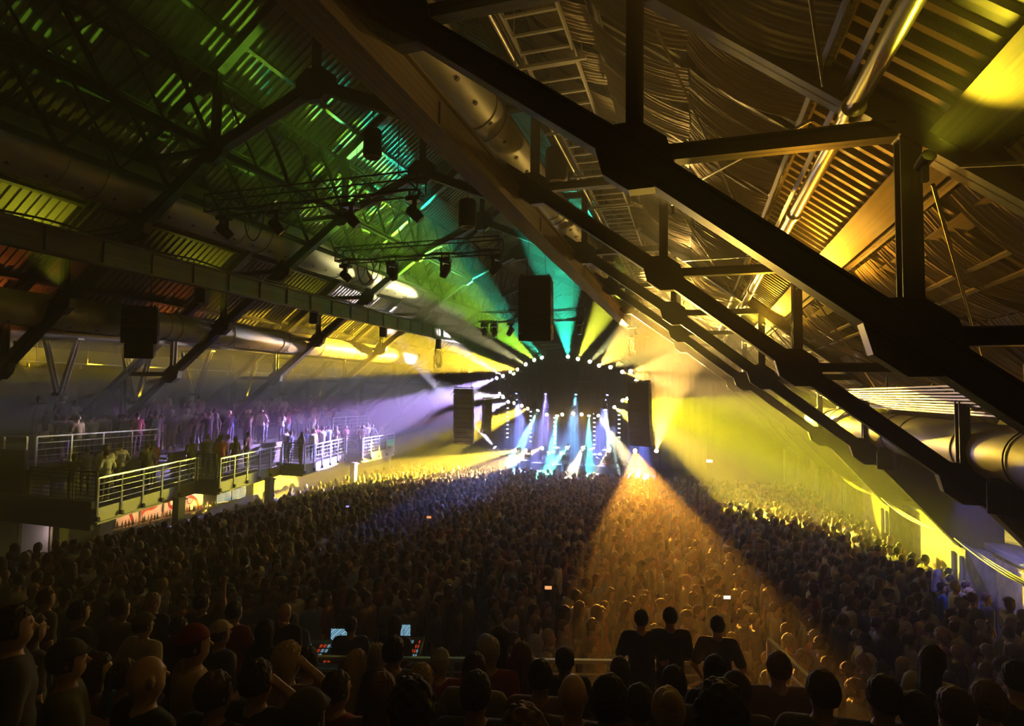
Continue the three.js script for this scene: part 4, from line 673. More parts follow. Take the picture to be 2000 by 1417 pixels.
function railing(a, b, label, group, { mat = M.rail, bars = 5, drop = 0.35, step = 1.2, h = 1.08 } = {}) {
  const t = thing('railing', label, 'railing', a.toArray(), 0, group), d = b.clone().sub(a), n = Math.max(1, Math.round(d.length() / step)), O = V(0, 0, 0);
  mesh('top_rail', bar(V(0, h, 0), d.clone().add(V(0, h, 0)), 0.06, 0.05), mat, t);
  for (let i = 1; i < bars; i++) mesh('rail_bar', rod(V(0, i * h / bars, 0), d.clone().add(V(0, i * h / bars, 0)), i === bars - 1 ? 0.018 : 0.011, 6), mat, t);
  for (let i = 0; i <= n; i++) { const p = d.clone().multiplyScalar(i / n); mesh('post', bx(0.05, h + drop, 0.06, p.x, (h - drop) / 2, p.z), mat, t); if (drop > 0.2) mesh('bracket', bx(0.14, 0.14, 0.08, p.x + 0.03, -drop + 0.05, p.z), M.black, t); }
  return t;
}
const RL = ['steel balcony railing of the saw-tooth box over the bar murals', 'steel balcony railing of the saw-tooth box over the menu screens', 'steel balcony railing of the third saw-tooth box along the balcony', 'steel balcony railing of the saw-tooth box closest to the stage'];
teeth.forEach(([x0, z0, x1, z1], i) => railing(V(x0 + 0.03, BY, z0 - 0.03), V(x1 + 0.06, BY, z1 + 0.05), RL[i], undefined, { h: 0.98, step: 1.1 }));
for (let i = 0; i < 3; i++) railing(V(teeth[i][2] + 0.1, BY, teeth[i + 1][1] + 0.12), V(teeth[i + 1][0] - 0.05, BY, teeth[i + 1][1] + 0.12), 'dark mesh railing on the side of a saw-tooth balcony box', 'dark side railings of the balcony boxes', { mat: M.black, bars: 9, drop: 0.05, h: 1.15 });
railing(V(-11.7, BY, -13.48), V(-8.7, BY, -13.48), 'dark railing closing the near end of the balcony', undefined, { mat: M.black, bars: 9, drop: 0.05, h: 1.15 });
railing(V(-11.85, BY + 1.05, -13.7), V(-11.85, BY + 1.05, -18.3), 'violet-lit railing along the raised balcony tier', undefined, { drop: 0.05 });
railing(V(-14.2, BY + 1.05, -13.5), V(-12.0, BY + 1.05, -13.5), 'short grey railing at the end of the raised balcony tier', undefined, { drop: 0.05, bars: 7 });
railing(V(-11.85, BY + 1.05, -30.4), V(-11.85, BY + 1.05, -34.4), 'far railing of the raised balcony tier beside the stage', undefined, { drop: 0.05 });
// struts that carry the annex ceiling on the frames
for (const k of [1, 2, 3, 4, 5]) for (const [z, o] of [[-k * S, 0], [-k * S - 3.05, 1]]) {
  const t = thing('v_strut', o ? 'pale V-shaped strut between two roof frames above the balcony' : 'pale V-shaped strut rising from a roof frame above the balcony', 'strut', [-13.2, o ? 6.7 : 6.35, z], 0, o ? 'V struts between frames' : 'V struts on frames'), h = 8.74 - (o ? 6.7 : 6.35);
  for (const s of [-1, 1]) mesh('arm', ibeam(V(s * 0.08, 0, 0), V(s * 0.85, h, 0), 0.16, 0.14, 0.016, V(0, 0, 1)), M.steelLight, t);
  mesh('shoe_plate', bx(0.4, 0.12, 0.26, 0, 0, 0), M.steel, t); mesh('cap_plate', bx(2.0, 0.06, 0.22, 0, h, 0), M.steelLight, t);
}
{ // track with small lamp cans along the annex ceiling
  const t = thing('track_rail', 'pale lighting track along the annex ceiling above the balcony', 'track', [0, 0, 0]); mesh('track', bx(0.05, 0.05, 34, -16.6, 8.0, -25), M.rail, t);
  for (let i = 0; i < 16; i++) mesh('spot_can', join([cyl(0.05, 0.06, 0.16, 8).translate(-16.6, 7.85, -10 - i * 2.1), bx(0.02, 0.75, 0.02, -16.6, 8.4, -10.3 - i * 2.1)]), M.rail, t);
}
// ---------------------------------------------------------------- bar under the balcony
{
  const bw = struct('wall_bar'); mesh('bar_wall', bx(0.2, 2.7, 20, -12.6, 1.35, -25), M.concrete, bw);
  const mural = (k) => { const c = document.createElement('canvas'); c.width = 256; c.height = 256; const g = c.getContext('2d'); g.fillStyle = '#e8cdb0'; g.fillRect(0, 0, 256, 256); g.lineWidth = 34; g.strokeStyle = '#c2402a'; g.beginPath(); if (k % 3 === 0) { g.arc(40, 260, 150, -1.5, 0.2); } else if (k % 3 === 1) { g.moveTo(-20, 220); g.bezierCurveTo(80, 60, 120, 260, 280, 40); } else { g.arc(128, 128, 70, 0, 6.28); } g.stroke(); g.lineWidth = 12; g.strokeStyle = '#7c3a26'; g.beginPath(); g.arc(150 - 30 * k, 90 + 20 * k, 40, 0, 5); g.stroke(); const t = new THREE.CanvasTexture(c); t.colorSpace = THREE.SRGBColorSpace; return t; };
  [0, 1, 2, 3].forEach((k) => { const m = new THREE.MeshStandardMaterial({ map: mural(k), roughness: 0.8 }), t = thing('mural_panel', ['cream wall panel painted with a red arc beside the white bar column', 'cream wall panel painted with a wavy red band above the bar bottles', 'cream wall panel painted with a red ring above the bar bottles', 'cream wall panel painted with a red arc next to the menu screens'][k], 'wall panel', [-12.46, 2.03, -17.6 - k * 1.08]); mesh('panel', bx(0.04, 1.05, 0.95), m, t); mesh('frame', join([bx(0.06, 0.05, 1.0, 0, 0.55, 0), bx(0.06, 0.05, 1.0, 0, -0.55, 0)]), M.wood, t);
    const l = thing('bar_lamp', 'small warm lamp above a painted bar panel', 'lamp', [-12.0, 2.6, -17.6 - k * 1.08], 0, 'lamps above the bar panels'); mesh('shade', cyl(0.05, 0.09, 0.12, 12, true), M.black, l); mesh('lamp_bulb', new THREE.SphereGeometry(0.035, 10, 8).translate(0, -0.03, 0), glow(1, 0.62, 0.32, 30), l); const pl = new THREE.SpotLight(lin(1, 0.58, 0.28), 9, 0, 0.9, 0.6, 2); pl.name = 'bar_light'; pl.position.set(-12.0, 2.5, -17.6 - k * 1.08); pl.target.position.set(-12.5, 1.5, -17.6 - k * 1.08); pl.castShadow = true; scene.add(pl, pl.target); });
  const ct = thing('bar_counter', 'dark bar counter with a pale top under the balcony', 'counter', [-11.0, 0.0, -19.6]); mesh('front', bx(0.5, 1.0, 7.2, 0, 0.5, 0), M.wood, ct); mesh('worktop', rbx(0.7, 0.06, 7.4, 0.015, 0, 1.03, 0), M.concrete, ct);
  const sh = thing('bottle_shelf', 'narrow shelf of bottles on the bar wall', 'shelf', [-12.3, 1.42, -19.4]); mesh('board', bx(0.26, 0.04, 5.2), M.wood, sh); for (const z of [-2.2, 0, 2.2]) mesh('bracket', bx(0.24, 0.16, 0.03, -0.03, -0.09, z), M.steel, sh);
  const bg = new THREE.LatheGeometry([[0.001, 0], [0.035, 0], [0.035, 0.17], [0.014, 0.22], [0.014, 0.28], [0.001, 0.28]].map((p) => new THREE.Vector2(...p)), 10), bm = [std(0.12, 0.05, 0.01, 0.15), std(0.02, 0.07, 0.02, 0.15), std(0.45, 0.4, 0.34, 0.2), std(0.35, 0.16, 0.03, 0.2)];
  for (let i = 0; i < 34; i++) { const b = top('bottle', bg, bm[i % 4], ['amber bottle on the bar shelf', 'dark green bottle on the bar shelf', 'clear bottle on the bar shelf', 'golden bottle on the bar shelf'][i % 4], 'bottle', ['amber bottles on the bar shelf', 'dark green bottles on the bar shelf', 'clear bottles on the bar shelf', 'golden bottles on the bar shelf'][i % 4]); b.position.set(-12.3 + rr(-0.05, 0.05), 1.44, -16.95 - i * 0.148); }
  const wc = struct('column_bar', join([bx(0.5, 2.7, 0.5, -12.3, 1.35, -16.45)]), M.plaster);
  // menu screens
  const scr = (k) => { const c = document.createElement('canvas'); c.width = 256; c.height = 192; const g = c.getContext('2d'); g.fillStyle = '#9fc4cf'; g.fillRect(0, 0, 256, 192); g.fillStyle = '#123'; for (let i = 0; i < 9; i++) for (let j = 0; j < 2; j++) g.fillRect(14 + j * 122, 14 + i * 19, 40 + ((i * 37 + j * 53 + k * 29) % 62), 7); const t = new THREE.CanvasTexture(c); t.colorSpace = THREE.SRGBColorSpace; return t; };
  for (const k of [0, 1]) { const t = thing('menu_screen', k ? 'bright menu screen, the one nearer the stage' : 'bright menu screen, the one nearer the painted panels', 'screen', [-12.25, 1.85, -22.35 - k * 0.95], 0); mesh('screen_face', bx(0.01, 0.55, 0.86, 0.03, 0, 0), new THREE.MeshStandardMaterial({ color: 0x000000, emissive: 0xffffff, emissiveMap: scr(k), emissiveIntensity: 0.9 }), t); mesh('bezel', bx(0.05, 0.6, 0.91), M.black, t); mesh('mount', bx(0.24, 0.06, 0.06, -0.14, 0, 0), M.black, t);
    const p = new THREE.RectAreaLight(lin(0.6, 0.85, 1), 1.2, 0.8, 0.5); p.name = 'screen_light'; p.position.set(-12.15, 1.85, -22.35 - k * 0.95); p.lookAt(-5, 1.5, -22.35 - k * 0.95); scene.add(p); }
  // lit doorway left of the bar
  const d = struct('door_1'); mesh('door_wall', bx(0.1, 2.7, 6, -14.75, 1.35, -14), M.wall, d); mesh('door_leaf', bx(0.06, 2.1, 0.95, -14.6, 1.05, -15.6), std(0.35, 0.3, 0.34, 0.8), d); mesh('door_frame', join([bx(0.12, 2.2, 0.08, -14.6, 1.1, -16.15), bx(0.12, 2.2, 0.08, -14.6, 1.1, -15.05)]), M.wood, d);
  const lp = thing('strip_lamp', 'upright white strip lamp beside the door under the balcony', 'lamp', [-14.5, 1.2, -16.4]); mesh('lamp_tube', rbx(0.08, 1.5, 0.14, 0.03), glow(1.0, 0.86, 0.8, 1.6), lp); mesh('lamp_housing', bx(0.06, 1.6, 0.2, -0.06, 0, 0), M.rail, lp);
  const pl = new THREE.PointLight(lin(1, 0.8, 0.7), 2.2, 0, 2); pl.name = 'strip_light'; pl.position.set(-14.3, 1.3, -16.4); pl.castShadow = true; pl.shadow.radius = 8; scene.add(pl);
}
{ const t = thing('green_sign', 'small green lit box at the stage end of the balcony', 'sign', [-10.3, BY + 0.35, -34.75]); mesh('sign_face', new THREE.PlaneGeometry(0.5, 0.42).translate(0, 0, 0.06), glow(0.05, 0.55, 0.38, 0.8), t); mesh('sign_box', bx(0.54, 0.46, 0.1), M.black, t); mesh('bracket', bx(0.06, 0.3, 0.06, 0, -0.35, 0), M.black, t); }
// ================================================================ crowd
// [x, floor, z, scale, pose, hair, woman, shirt, hair tone, skin, turn, label]
const HEROES = [
  [8.91, 3.95, -2.84, 0.961, 'relaxed', 'short', 0, 'black', 'black', 0, 0, 'person with thick dark hair in black top standing before the rear terrace edge'],
  [8.58, 3.45, -3.60, 1.029, 'crossed', 'bald', 0, 'charcoal', 'brown', 0, 0.2, 'person with shaved head in dark grey tee on the rear terrace'],
  [8.01, 3.45, -3.41, 1.030, 'pockets', 'short', 0, 'navy', 'black', 0, 0, 'broad-shouldered person with short dark hair in navy tee on the rear terrace'],
  [8.00, 3.95, -2.57, 0.930, 'relaxed', 'curly', 0, 'black', 'black', 2, 0, 'person with tousled dark hair in black top at the terrace back row'],
  [7.38, 3.45, -3.36, 0.979, 'relaxed', 'long', 1, 'brown', 'chestnut', 1, -0.1, 'person with long straight chestnut hair in brown top on the terrace'],
  [6.99, 3.45, -3.45, 0.931, 'relaxed', 'short', 0, 'maroon', 'brown', 0, 0.5, 'person with short brown hair in maroon tee turned towards the plastered wall'],
  [7.40, 3.45, -3.89, 0.881, 'relaxed', 'long', 1, 'charcoal', 'blond', 1, 0.3, 'person with long blond hair in charcoal top on the terrace'],
  [6.55, 3.95, -2.37, 0.932, 'relaxed', 'bald', 0, 'black', 'brown', 1, 0.5, 'heavy-set person with shaved head in black tee on the terrace'],
  [5.83, 3.45, -3.37, 1.030, 'drink', 'cap', 0, 'mustard', 'brown', 1, 0.75, 'person in dark red cap and mustard tee looking down at a phone'],
  [6.63, 3.45, -3.10, 1.028, 'hairtouch', 'short', 0, 'black', 'black', 0, 0.2, 'person with short black hair raising a hand to the head'],
  [6.51, 3.45, -3.54, 0.979, 'hairtouch', 'long', 1, 'brown', 'blond', 1, 0.3, 'person with long fair hair and a bare raised arm'],
  [5.24, 3.45, -2.90, 1.030, 'crossed', 'cap', 0, 'olive', 'brown', 0, 0.8, 'bearded-looking person in a cap and olive shirt with folded arms'],
  [5.37, 3.95, -2.47, 0.971, 'relaxed', 'short', 0, 'charcoal', 'brown', 1, 0.7, 'tall person with short brown hair in charcoal jacket beside the rear pillar'],
  [4.01, 3.45, -3.47, 0.924, 'relaxed', 'bob', 1, 'charcoal', 'brown', 1, 0.5, 'person with shoulder-length brown hair behind a tall neighbour'],
  [5.06, 3.45, -3.25, 0.881, 'drink', 'bob', 1, 'brown', 'brown', 1, 0.8, 'person with shoulder-length hair sipping a drink in brown top'],
  [5.32, 3.45, -3.25, 0.881, 'relaxed', 'ponytail', 1, 'teal', 'brown', 0, 0.3, 'person with ponytail in dark teal tee on the terrace'],
  [8.59, 3.95, -2.48, 0.939, 'relaxed', 'curly', 1, 'black', 'chestnut', 1, 0, 'person with curly chestnut hair in the hindmost terrace row'],
  [9.17, 3.95, -3.11, 0.880, 'relaxed', 'bun', 1, 'brown', 'blond', 1, 0, 'person with tied-up blond hair on the terrace'],
  [9.41, 3.95, -2.84, 0.978, 'relaxed', 'curly', 0, 'black', 'black', 3, 0, 'person with a large head of dark curls on the terrace'],
  [10.07, 3.45, -4.15, 1.029, 'crossed', 'short', 0, 'charcoal', 'brown', 0, 0.1, 'person with short brown hair in charcoal tee leaning by the terrace rail'],
  [10.42, 3.45, -4.20, 1.029, 'relaxed', 'short', 0, 'black', 'black', 0, 0, 'person with short black hair in black shirt by the stair rail'],
  [9.98, 3.00, -5.47, 1.029, 'crossed', 'short', 0, 'brown', 'chestnut', 0, 0, 'person with short chestnut hair in rust brown tee behind the terrace rail'],
  [9.45, 3.45, -4.75, 0.881, 'relaxed', 'long', 1, 'black', 'black', 0, 0, 'person with long black hair behind the terrace rail'],
  [9.56, 3.45, -4.18, 0.965, 'pockets', 'cap', 0, 'charcoal', 'brown', 0, 0, 'person in a dark cap and charcoal hoodie behind the terrace rail'],
  [11.12, 3.45, -5.52, 0.881, 'drink', 'long', 1, 'cream', 'black', 1, 0.9, 'person with long dark hair in pale dress raising a hand by the stair'],
  [10.79, 3.45, -4.20, 1.022, 'relaxed', 'short', 0, 'black', 'brown', 0, 0, 'person with short brown hair in black shirt at the stair foot'],
  [8.25, 3.45, -4.07, 0.931, 'relaxed', 'short', 0, 'brown', 'black', 2, 0, 'person with cropped dark hair in brown tee on the terrace'],
  [7.77, 3.45, -4.01, 0.931, 'pockets', 'short', 0, 'olive', 'brown', 0, 0.1, 'person with short brown hair in olive tee and arms akimbo'],
  [7.53, 3.00, -5.02, 1.007, 'clasped', 'short', 0, 'maroon', 'grey', 1, 0.1, 'person with grey hair in maroon top on the lower terrace'],
  [7.49, 3.00, -5.43, 0.966, 'relaxed', 'long', 1, 'maroon', 'black', 0, 0, 'person with long black hair in dark red hooded top'],
  [7.10, 3.00, -4.89, 0.944, 'relaxed', 'short', 0, 'maroon', 'grey', 1, 0, 'person with close grey hair in dark red tee'],
  [6.75, 3.00, -4.66, 1.029, 'relaxed', 'short', 0, 'charcoal', 'black', 0, 0, 'person with short black hair in charcoal shirt near the mixing desk'],
  [6.49, 3.00, -4.84, 0.931, 'drink', 'short', 0, 'grey', 'grey', 1, 0.2, 'person with silver hair in grey tee near the mixing desk'],
  [6.38, 3.00, -4.66, 0.927, 'relaxed', 'long', 1, 'brown', 'blond', 1, 0.3, 'person with wavy fair hair in sleeveless brown top'],
  [8.15, 3.00, -5.35, 0.930, 'relaxed', 'short', 0, 'black', 'black', 3, 0, 'person with very short black hair in black shirt on the lower terrace'],
  [7.75, 3.00, -5.30, 0.930, 'phone', 'long', 1, 'charcoal', 'chestnut', 1, 0, 'person with long chestnut hair holding up a paper'],
  [8.65, 2.60, -7.61, 0.938, 'pockets', 'short', 0, 'black', 'black', 2, 0, 'standing guard-like person in black tee, first of three at the terrace rail'],
  [9.00, 2.60, -7.72, 0.959, 'clasped', 'short', 0, 'black', 'black', 2, 0, 'standing person in black tee, middle one of three at the terrace rail'],
  [9.57, 2.60, -7.76, 0.930, 'pockets', 'short', 0, 'black', 'black', 0, 0.1, 'standing person in black tee set apart at the terrace rail'],
  [8.64, 3.00, -5.50, 0.881, 'relaxed', 'long', 1, 'brown', 'brown', 0, 0, 'person with long brown hair sitting low behind the terrace rail'],
  [9.16, 3.45, -4.29, 0.930, 'crossed', 'short', 0, 'charcoal', 'brown', 0, 0.1, 'person with short brown hair in charcoal tee before the three at the rail'],
  [2.60, 2.60, -5.39, 1.029, 'relaxed', 'short', 0, 'grey', 'brown', 0, 0.2, 'person with short brown hair in grey tee among the balcony-side standing crowd'],
  [3.82, 3.00, -4.67, 0.931, 'pockets', 'cap', 0, 'cream', 'brown', 1, 0.25, 'person in a pale green cap and cream tee with arms akimbo'],
  [2.24, 2.60, -5.15, 1.029, 'relaxed', 'short', 0, 'olive', 'black', 1, 0.4, 'person with short black hair in olive shirt on the balcony side'],
  [2.42, 2.60, -5.99, 0.941, 'relaxed', 'short', 0, 'charcoal', 'blond', 1, 0.1, 'person with fair cropped hair in charcoal top on the balcony side'],
  [3.79, 2.60, -5.96, 0.977, 'drink', 'short', 0, 'maroon', 'black', 1, 0.3, 'person with short black hair in dark red shirt by the mixing desk'],
  [4.25, 2.60, -6.33, 0.931, 'relaxed', 'bald', 0, 'black', 'brown', 1, 0.2, 'person with shaved head in black tee by the mixing desk'],
  [3.04, 2.60, -6.19, 0.942, 'raised', 'short', 0, 'olive', 'brown', 1, 0.2, 'person in olive tee with one arm raised on the balcony side'],
  [4.28, 2.60, -5.23, 1.029, 'relaxed', 'cap', 0, 'navy', 'brown', 0, 0.5, 'person in a pale brimmed hat and navy shirt'],
  [1.06, 2.60, -5.56, 0.958, 'relaxed', 'short', 0, 'charcoal', 'brown', 0, 0.5, 'person with short brown hair in charcoal tee near the bar side'],
  [3.47, 2.60, -5.44, 0.951, 'relaxed', 'short', 0, 'black', 'black', 0, 0.3, 'person with short black hair in black tee behind the mustard tee wearer'],
  [5.02, 3.00, -5.08, 0.891, 'relaxed', 'bob', 1, 'black', 'black', 0, 0.2, 'person with dark bobbed hair near the mixing desk'],
  [6.08, 3.00, -4.35, 0.995, 'relaxed', 'short', 0, 'black', 'black', 0, 0.1, 'person with short black hair in black tee in front of the mixing desk'],
  [5.07, 3.45, -2.68, 1.029, 'relaxed', 'short', 0, 'black', 'black', 0, 0.3, 'person with dark hair in black coat at the terrace end'],
  [6.50, 3.45, -2.89, 1.028, 'relaxed', 'short', 0, 'black', 'brown', 0, 0.3, 'person with brown hair in black tee below the raised arm'],
  [7.58, 3.95, -2.33, 0.932, 'relaxed', 'cap', 0, 'black', 'black', 0, 0.3, 'person in a black cap in the hindmost terrace row'],
  [8.97, 3.45, -3.77, 0.979, 'relaxed', 'short', 0, 'black', 'black', 0, 0, 'person with black hair in dark tee between the shaved head and the rail'],
  [10.57, 3.45, -4.13, 1.006, 'relaxed', 'short', 0, 'charcoal', 'black', 2, 0, 'person with black hair in charcoal shirt near the stair'],
  [11.01, 3.45, -4.33, 1.029, 'phone', 'short', 0, 'olive', 'chestnut', 1, 0.3, 'person with chestnut hair filming with a bright phone near the stair'],
  [11.47, 3.45, -5.05, 0.961, 'relaxed', 'short', 0, 'black', 'black', 0, 0.2, 'person with black hair by the lower wall end'],
];
for (const [x, y, z, s, pose, hair, woman, shirt, tone, skin, turn, label] of HEROES)
  person({ pose, hair, woman: !!woman, sleeve: 0.75, capTone: shirt === 'mustard' ? 'maroon' : shirt === 'cream' ? 'olive' : shirt === 'navy' ? 'cream' : 'charcoal' }, { pos: [x, y, z], yaw: Math.PI + YAW * 0.6 - turn, scale: s, shirt, hairTone: tone, skin, trousers: skin % 5, label, cells: NEAR });
const KINDS = [
  { pose: 'relaxed', hair: 'short' }, { pose: 'clasped', hair: 'short' }, { pose: 'pockets', hair: 'short', build: 1.08 }, { pose: 'drink', hair: 'cap' }, { pose: 'relaxed', hair: 'bald', build: 1.05 }, { pose: 'crossed', hair: 'curly' },
  { pose: 'relaxed', hair: 'long', woman: true }, { pose: 'drink', hair: 'bob', woman: true }, { pose: 'clasped', hair: 'ponytail', woman: true }, { pose: 'phone', hair: 'short' }, { pose: 'raised', hair: 'short' }, { pose: 'dancing', hair: 'bun', woman: true },
];
const POSEWORD = { relaxed: 'arms down', clasped: 'hands clasped', pockets: 'hands pocketed', drink: 'a drink raised', crossed: 'folded arms', phone: 'hands held up', raised: 'arm raised', dancing: 'dancing' };
const shirtNames = Object.keys(CLOTH), dark = ['black', 'black', 'charcoal', 'charcoal', 'navy', 'grey', 'olive', 'maroon', 'brown', 'blue', 'white', 'cream', 'grey'];
const KW = [5, 4, 4, 2, 0.8, 2, 3, 2, 2, 1, 0.35, 0.8], KS = KW.reduce((a, b) => a + b, 0);
const kindPick = () => { let r = rnd() * KS; for (let i = 0; i < KW.length; i++) { r -= KW[i]; if (r <= 0) return i; } return 0; };
const used = HEROES.map((h) => [h[0], h[2]]);
const free = (x, z, d = 0.46) => used.every(([a, b]) => Math.hypot(a - x, b - z) > d);
function fan(x, y, z, yaw, where, group) {
  const k = KINDS[kindPick()], shirt = pick(dark), tone = pick(['black', 'black', 'brown', 'brown', 'brown', 'chestnut', 'chestnut', 'blond', 'grey']);
  const hairText = k.hair === 'bald' ? 'shaved head' : k.hair === 'cap' ? 'a cap' : `${HAIRWORD[k.hair]} ${tone} hair`;
  person(k, { pos: [x, y, z], yaw, scale: k.woman ? rr(0.88, 0.96) : rr(0.95, 1.05), shirt, hairTone: tone, skin: pick([0, 0, 1, 1, 2, 3, 4]), trousers: Math.floor(rnd() * 6), label: `person with ${hairText} in ${shirt} top, ${POSEWORD[k.pose]}, ${where}`, group, cells: MID });
}
const facing = (x, z) => Math.PI + Math.atan2(x - 0, -(z + 42)) * -0.55 + rr(-0.3, 0.3);   // towards the stage
// balcony
let nBalcony = 0;
for (let k = 0; k < 6000 && nBalcony < 128; k++) {
  const upper = rnd() < 0.5, z = -rr(13.9, 34.2), x = upper ? rr(-15.8, -12.15) : rr(-11.6, -8.9);
  if (!upper) { let ok = false; for (const [x0, z0, x1, z1] of teeth) if (z < z0 - 0.25 && z > z1 - 0.1) { const t = (z - z0) / (z1 - z0); if (x < x0 + (x1 - x0) * t - 0.35) ok = true; } if (!ok) continue; }
  if (z > -18 && rnd() < 0.6) continue;
  if (!free(x, z, 0.55)) continue; used.push([x, z]); nBalcony++;
  const y = upper ? (x < -14.6 ? BY + 1.65 : BY + 1.05) : BY;
  fan(x, y, z, facing(x, z), upper ? 'on the raised tier' : 'at the balcony front', upper ? 'people on the raised balcony tier' : 'people at the balcony front');
}
// main floor: the nearest as individuals, the rest as one mass
const spots = [];
for (let z = -7.9; z > -39.0; z -= 0.53) for (let x = -10.9; x < 16.0; x += 0.53) {
  const px = x + rr(-0.15, 0.15), pz = z + rr(-0.15, 0.15), [sd, aw] = terraceAt(px, pz);
  if (sd < 3.6 && aw < 8.95) continue;                                      // terrace and the gap below its rail
  if (sd < -0.6 && sd > -6.0 && aw < 11.0 && aw > 7) continue;             // mixing desk
  if (px < -10.4 && pz > -24) continue;                                    // bar
  if (px < -10 && pz > -13.5) continue;
  if (px > 15.7 || rnd() < 0.07) continue;
  if ([[-9.6, -17.4], [-9.9, -22.7], [-9.6, -29.3], [-10.2, -34.3]].some(([a, b]) => Math.hypot(px - a, pz - b) < 0.45)) continue;
  spots.push([px, pz, aw]);
}
spots.sort((a, b) => a[2] - b[2]);
const NEARFLOOR = 108;
for (const [x, z] of spots.slice(0, NEARFLOOR)) if (free(x, z, 0.38)) { used.push([x, z]); fan(x, floorY(x, z), z, facing(x, z), 'on the main floor', 'people on the main floor'); }
{
  const mass = new THREE.Group(); mass.name = 'distant_crowd'; mass.userData = { kind: 'stuff', label: 'packed mass of people standing on the floor up to the stage', category: 'crowd' }; scene.add(mass);
  const rest = spots.slice(NEARFLOOR), low = [0.075, 0.034, 0.026], kinds = [KINDS[0], KINDS[6], KINDS[3], KINDS[4], KINDS[9], KINDS[10]].map((k) => buildPerson({ ...k, cells: low }));
  const buckets = kinds.map(() => []);
  rest.forEach((s) => { const r = rnd(); buckets[r < 0.58 ? 0 : r < 0.76 ? 1 : r < 0.88 ? 2 : r < 0.93 ? 3 : r < 0.975 ? 4 : 5].push(s); });
  const one = new THREE.MeshStandardMaterial({ color: 0xffffff, roughness: 0.75 }), mt = new THREE.Matrix4(), qq = new THREE.Quaternion();
  buckets.forEach((list, i) => {
    const G = kinds[i], parts = [['crowd_bodies', G.body, () => pick(SKIN).color], ['crowd_shirts', G.shirt, () => CM[pick(dark)].color], ['crowd_hair', G.cap ?? G.hair, () => HAIR[pick(['black', 'black', 'black', 'brown', 'brown', 'brown', 'brown', 'chestnut', 'chestnut', 'blond', 'grey'])].color]];
    const mats = list.map(([x, z]) => { const s = rr(0.92, 1.06); return mt.compose(V(x, floorY(x, z), z), qq.setFromAxisAngle(V(0, 1, 0), facing(x, z)), V(s, s, s)).clone(); });
    for (const [name, g, col] of parts) { if (!g || !list.length) continue; const m = new THREE.InstancedMesh(g, one, list.length); m.name = name; m.castShadow = m.receiveShadow = true; mats.forEach((q, j) => { m.setMatrixAt(j, q); m.setColorAt(j, col()); }); mass.add(m); }
  });
}
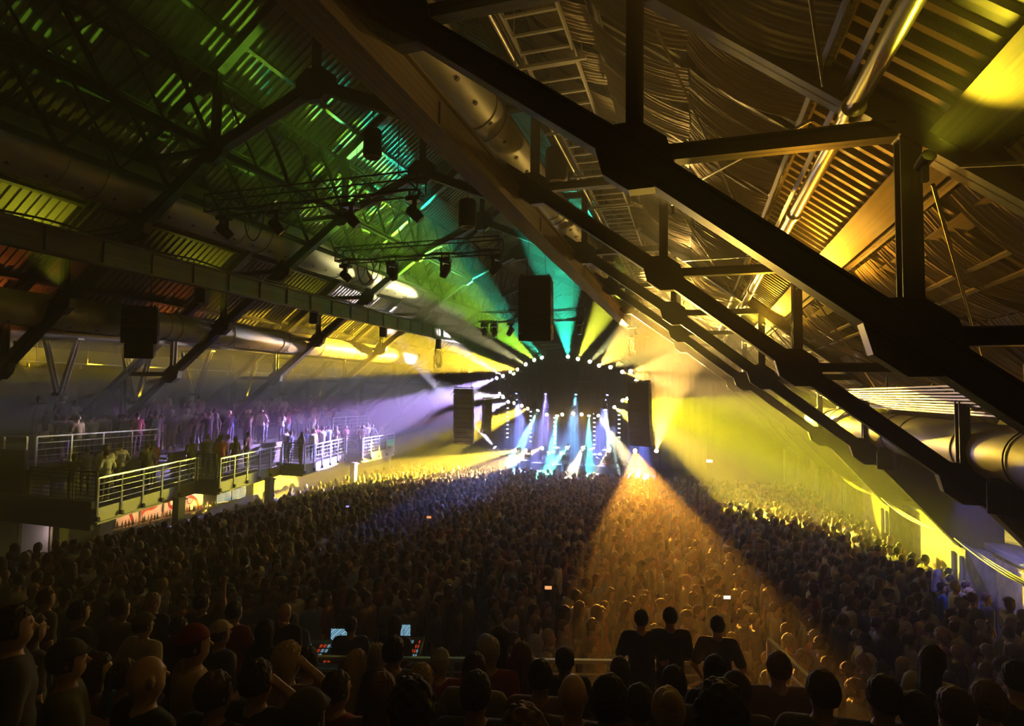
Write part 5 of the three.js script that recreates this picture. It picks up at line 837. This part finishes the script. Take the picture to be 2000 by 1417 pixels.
// ================================================================ terrace rails, mixing desk, phones
const fwd = (s, d, y) => V(9.3 + s * Math.cos(YAW) - d * Math.sin(YAW), y, -s * Math.sin(YAW) - d * Math.cos(YAW));
railing(fwd(-4.6, 8.35, 2.12), fwd(3.0, 8.35, 2.12), 'pale-topped railing along the front of the rear terrace', undefined, { drop: 0.05, bars: 6 });
railing(fwd(3.55, 6.4, 2.6), fwd(3.55, 8.0, 2.6), 'railing beside the stair at the end of the terrace', undefined, { drop: 0.05, bars: 6 });
railing(fwd(1.7, 4.94, 3.0), fwd(3.4, 4.94, 3.0), 'short railing between two terrace steps', undefined, { drop: 0.05, bars: 5, h: 0.92 });
{ // mixing position
  const [x, z] = [fwd(-3.1, 9.2, 0).x, fwd(-3.1, 9.2, 0).z], y0 = floorY(x, z), PH = 1.85 - y0;
  const p = thing('desk_platform', 'low black platform under the mixing desks', 'platform', [x, y0, z], YAW); mesh('deck', bx(4.4, 0.1, 2.8, 0, PH - 0.05, 0), stageMat, p); mesh('skirt', bx(4.3, PH - 0.1, 2.7, 0, (PH - 0.1) / 2, 0), M.black, p);
  const top0 = 1.85, con = (s, d, w, label, tone, k) => {
    const q = fwd(s, d, top0), t = thing('mixing_desk', label, 'mixing desk', q.toArray(), YAW);
    for (const q2 of [-1, 1]) mesh('leg', bx(0.06, 0.85, 0.5, q2 * (w / 2 - 0.06), 0.43, 0), M.black, t); const b = mesh('console_body', rbx(w, 0.12, 0.75, 0.02).rotateX(0.16).translate(0, 0.92, 0), M.blackGloss, t);
    const btn = dataTex(64, 16, (u, v, x, y) => { if (x % 4 === 0 || y % 4 === 0) return [0, 0, 0]; const q = (Math.floor(x / 4) * 7 + Math.floor(y / 4) * 5) % 6; return q < 2 ? [230, 70, 30] : q < 4 ? [150, 190, 210] : [0, 0, 0]; }, true);
    const f0 = mesh('lit_button_field', new THREE.PlaneGeometry(w - 0.1, 0.5).rotateX(-Math.PI / 2 + 0.16).translate(0, 0.985, 0.01), new THREE.MeshStandardMaterial({ color: 0x050505, emissive: 0xffffff, emissiveMap: btn, emissiveIntensity: 0.5 }), b);
    const m = mesh('monitor_arm', bx(0.04, 0.25, 0.04, 0, 1.02, -0.36), M.black, t);
    const sc = (k2) => dataTex(64, 48, (u, v) => { const on = ((Math.floor(u * 16) * 7 + Math.floor(v * 10) * 13 + k2) % 5) < 2; return on ? [40, 120, 150] : [170, 205, 225]; }, true);
    const f = mesh('screen_face', new THREE.PlaneGeometry(w * 0.3, 0.18).translate(0, 1.14, -0.34), new THREE.MeshStandardMaterial({ color: 0, emissive: 0xffffff, emissiveMap: sc(k), emissiveIntensity: 0.8 }), t); mesh('screen_bezel', bx(w * 0.33, 0.2, 0.03, 0, 1.14, -0.358), M.black, t);
    const l = new THREE.RectAreaLight(lin(0.6, 0.85, 1), 0.9, w * 0.4, 0.22); l.name = 'screen_light'; const a = fwd(s, d - 0.3, top0 + 1.14), c = fwd(s, d - 2, top0 + 1.1); l.position.copy(a); l.lookAt(c); scene.add(l);
  };
  con(-2.75, 9.3, 1.1, 'wide mixing desk with orange and white lit buttons', [0.7, 0.9, 1], 1); con(-3.9, 9.5, 0.8, 'narrow mixing desk with a pale screen', [0.5, 0.9, 0.8], 4); con(-1.75, 9.5, 0.7, 'small side desk with a white screen', [0.9, 0.9, 0.9], 9);
  person({ pose: 'clasped', hair: 'short', sleeve: 0.75 }, { pos: fwd(-2.35, 8.75, top0).toArray(), yaw: Math.PI + YAW, shirt: 'black', hairTone: 'black', skin: 2, trousers: 0, cells: NEAR, label: 'engineer in black tee standing at the wide mixing desk' });
  person({ pose: 'clasped', hair: 'bob', sleeve: 0.75 }, { pos: fwd(-1.7, 8.8, top0).toArray(), yaw: Math.PI + YAW - 0.4, shirt: 'black', hairTone: 'black', skin: 0, trousers: 0, cells: NEAR, label: 'engineer with dark hair in black shirt at the small side desk' });
  person({ pose: 'clasped', hair: 'short', sleeve: 0.75 }, { pos: fwd(-3.3, 8.9, top0).toArray(), yaw: Math.PI + YAW + 0.2, shirt: 'charcoal', hairTone: 'black', skin: 1, trousers: 0, cells: NEAR, label: 'engineer in charcoal tee leaning over the narrow mixing desk' });
}
// phones held up in the crowd
[[1.35, 3.05, -16.6, 'orange-tinted phone screen held over the middle of the crowd', [1, 0.35, 0.12]], [6.5, 3.1, -11.4, 'orange-tinted phone screen held up below the terrace', [1, 0.4, 0.15]], [9.9, 3.05, -12.2, 'white phone screen held up below the terrace rail', [1, 0.9, 0.8]], [11.8, 4.75, -4.75, 'bright phone screen held beside the stair', [1, 0.93, 0.85]], [5.35, 4.55, -3.9, 'dim phone held by the person in the dark red cap', [0.25, 0.2, 0.15]], [-3.5, 2.5, -19.5, 'small violet phone screen on the balcony side of the floor', [0.45, 0.4, 1]]].forEach(([x, y, z, label, c]) => {
  const t = thing('phone', label, 'phone', [x, y, z], 0.3); mesh('phone_body', rbx(0.15, 0.076, 0.009, 0.004), M.blackGloss, t); mesh('screen_face', bx(0.138, 0.066, 0.002, 0, 0, 0.0052), glow(...c, 1.3), t);
});
renderer.render(scene, camera);
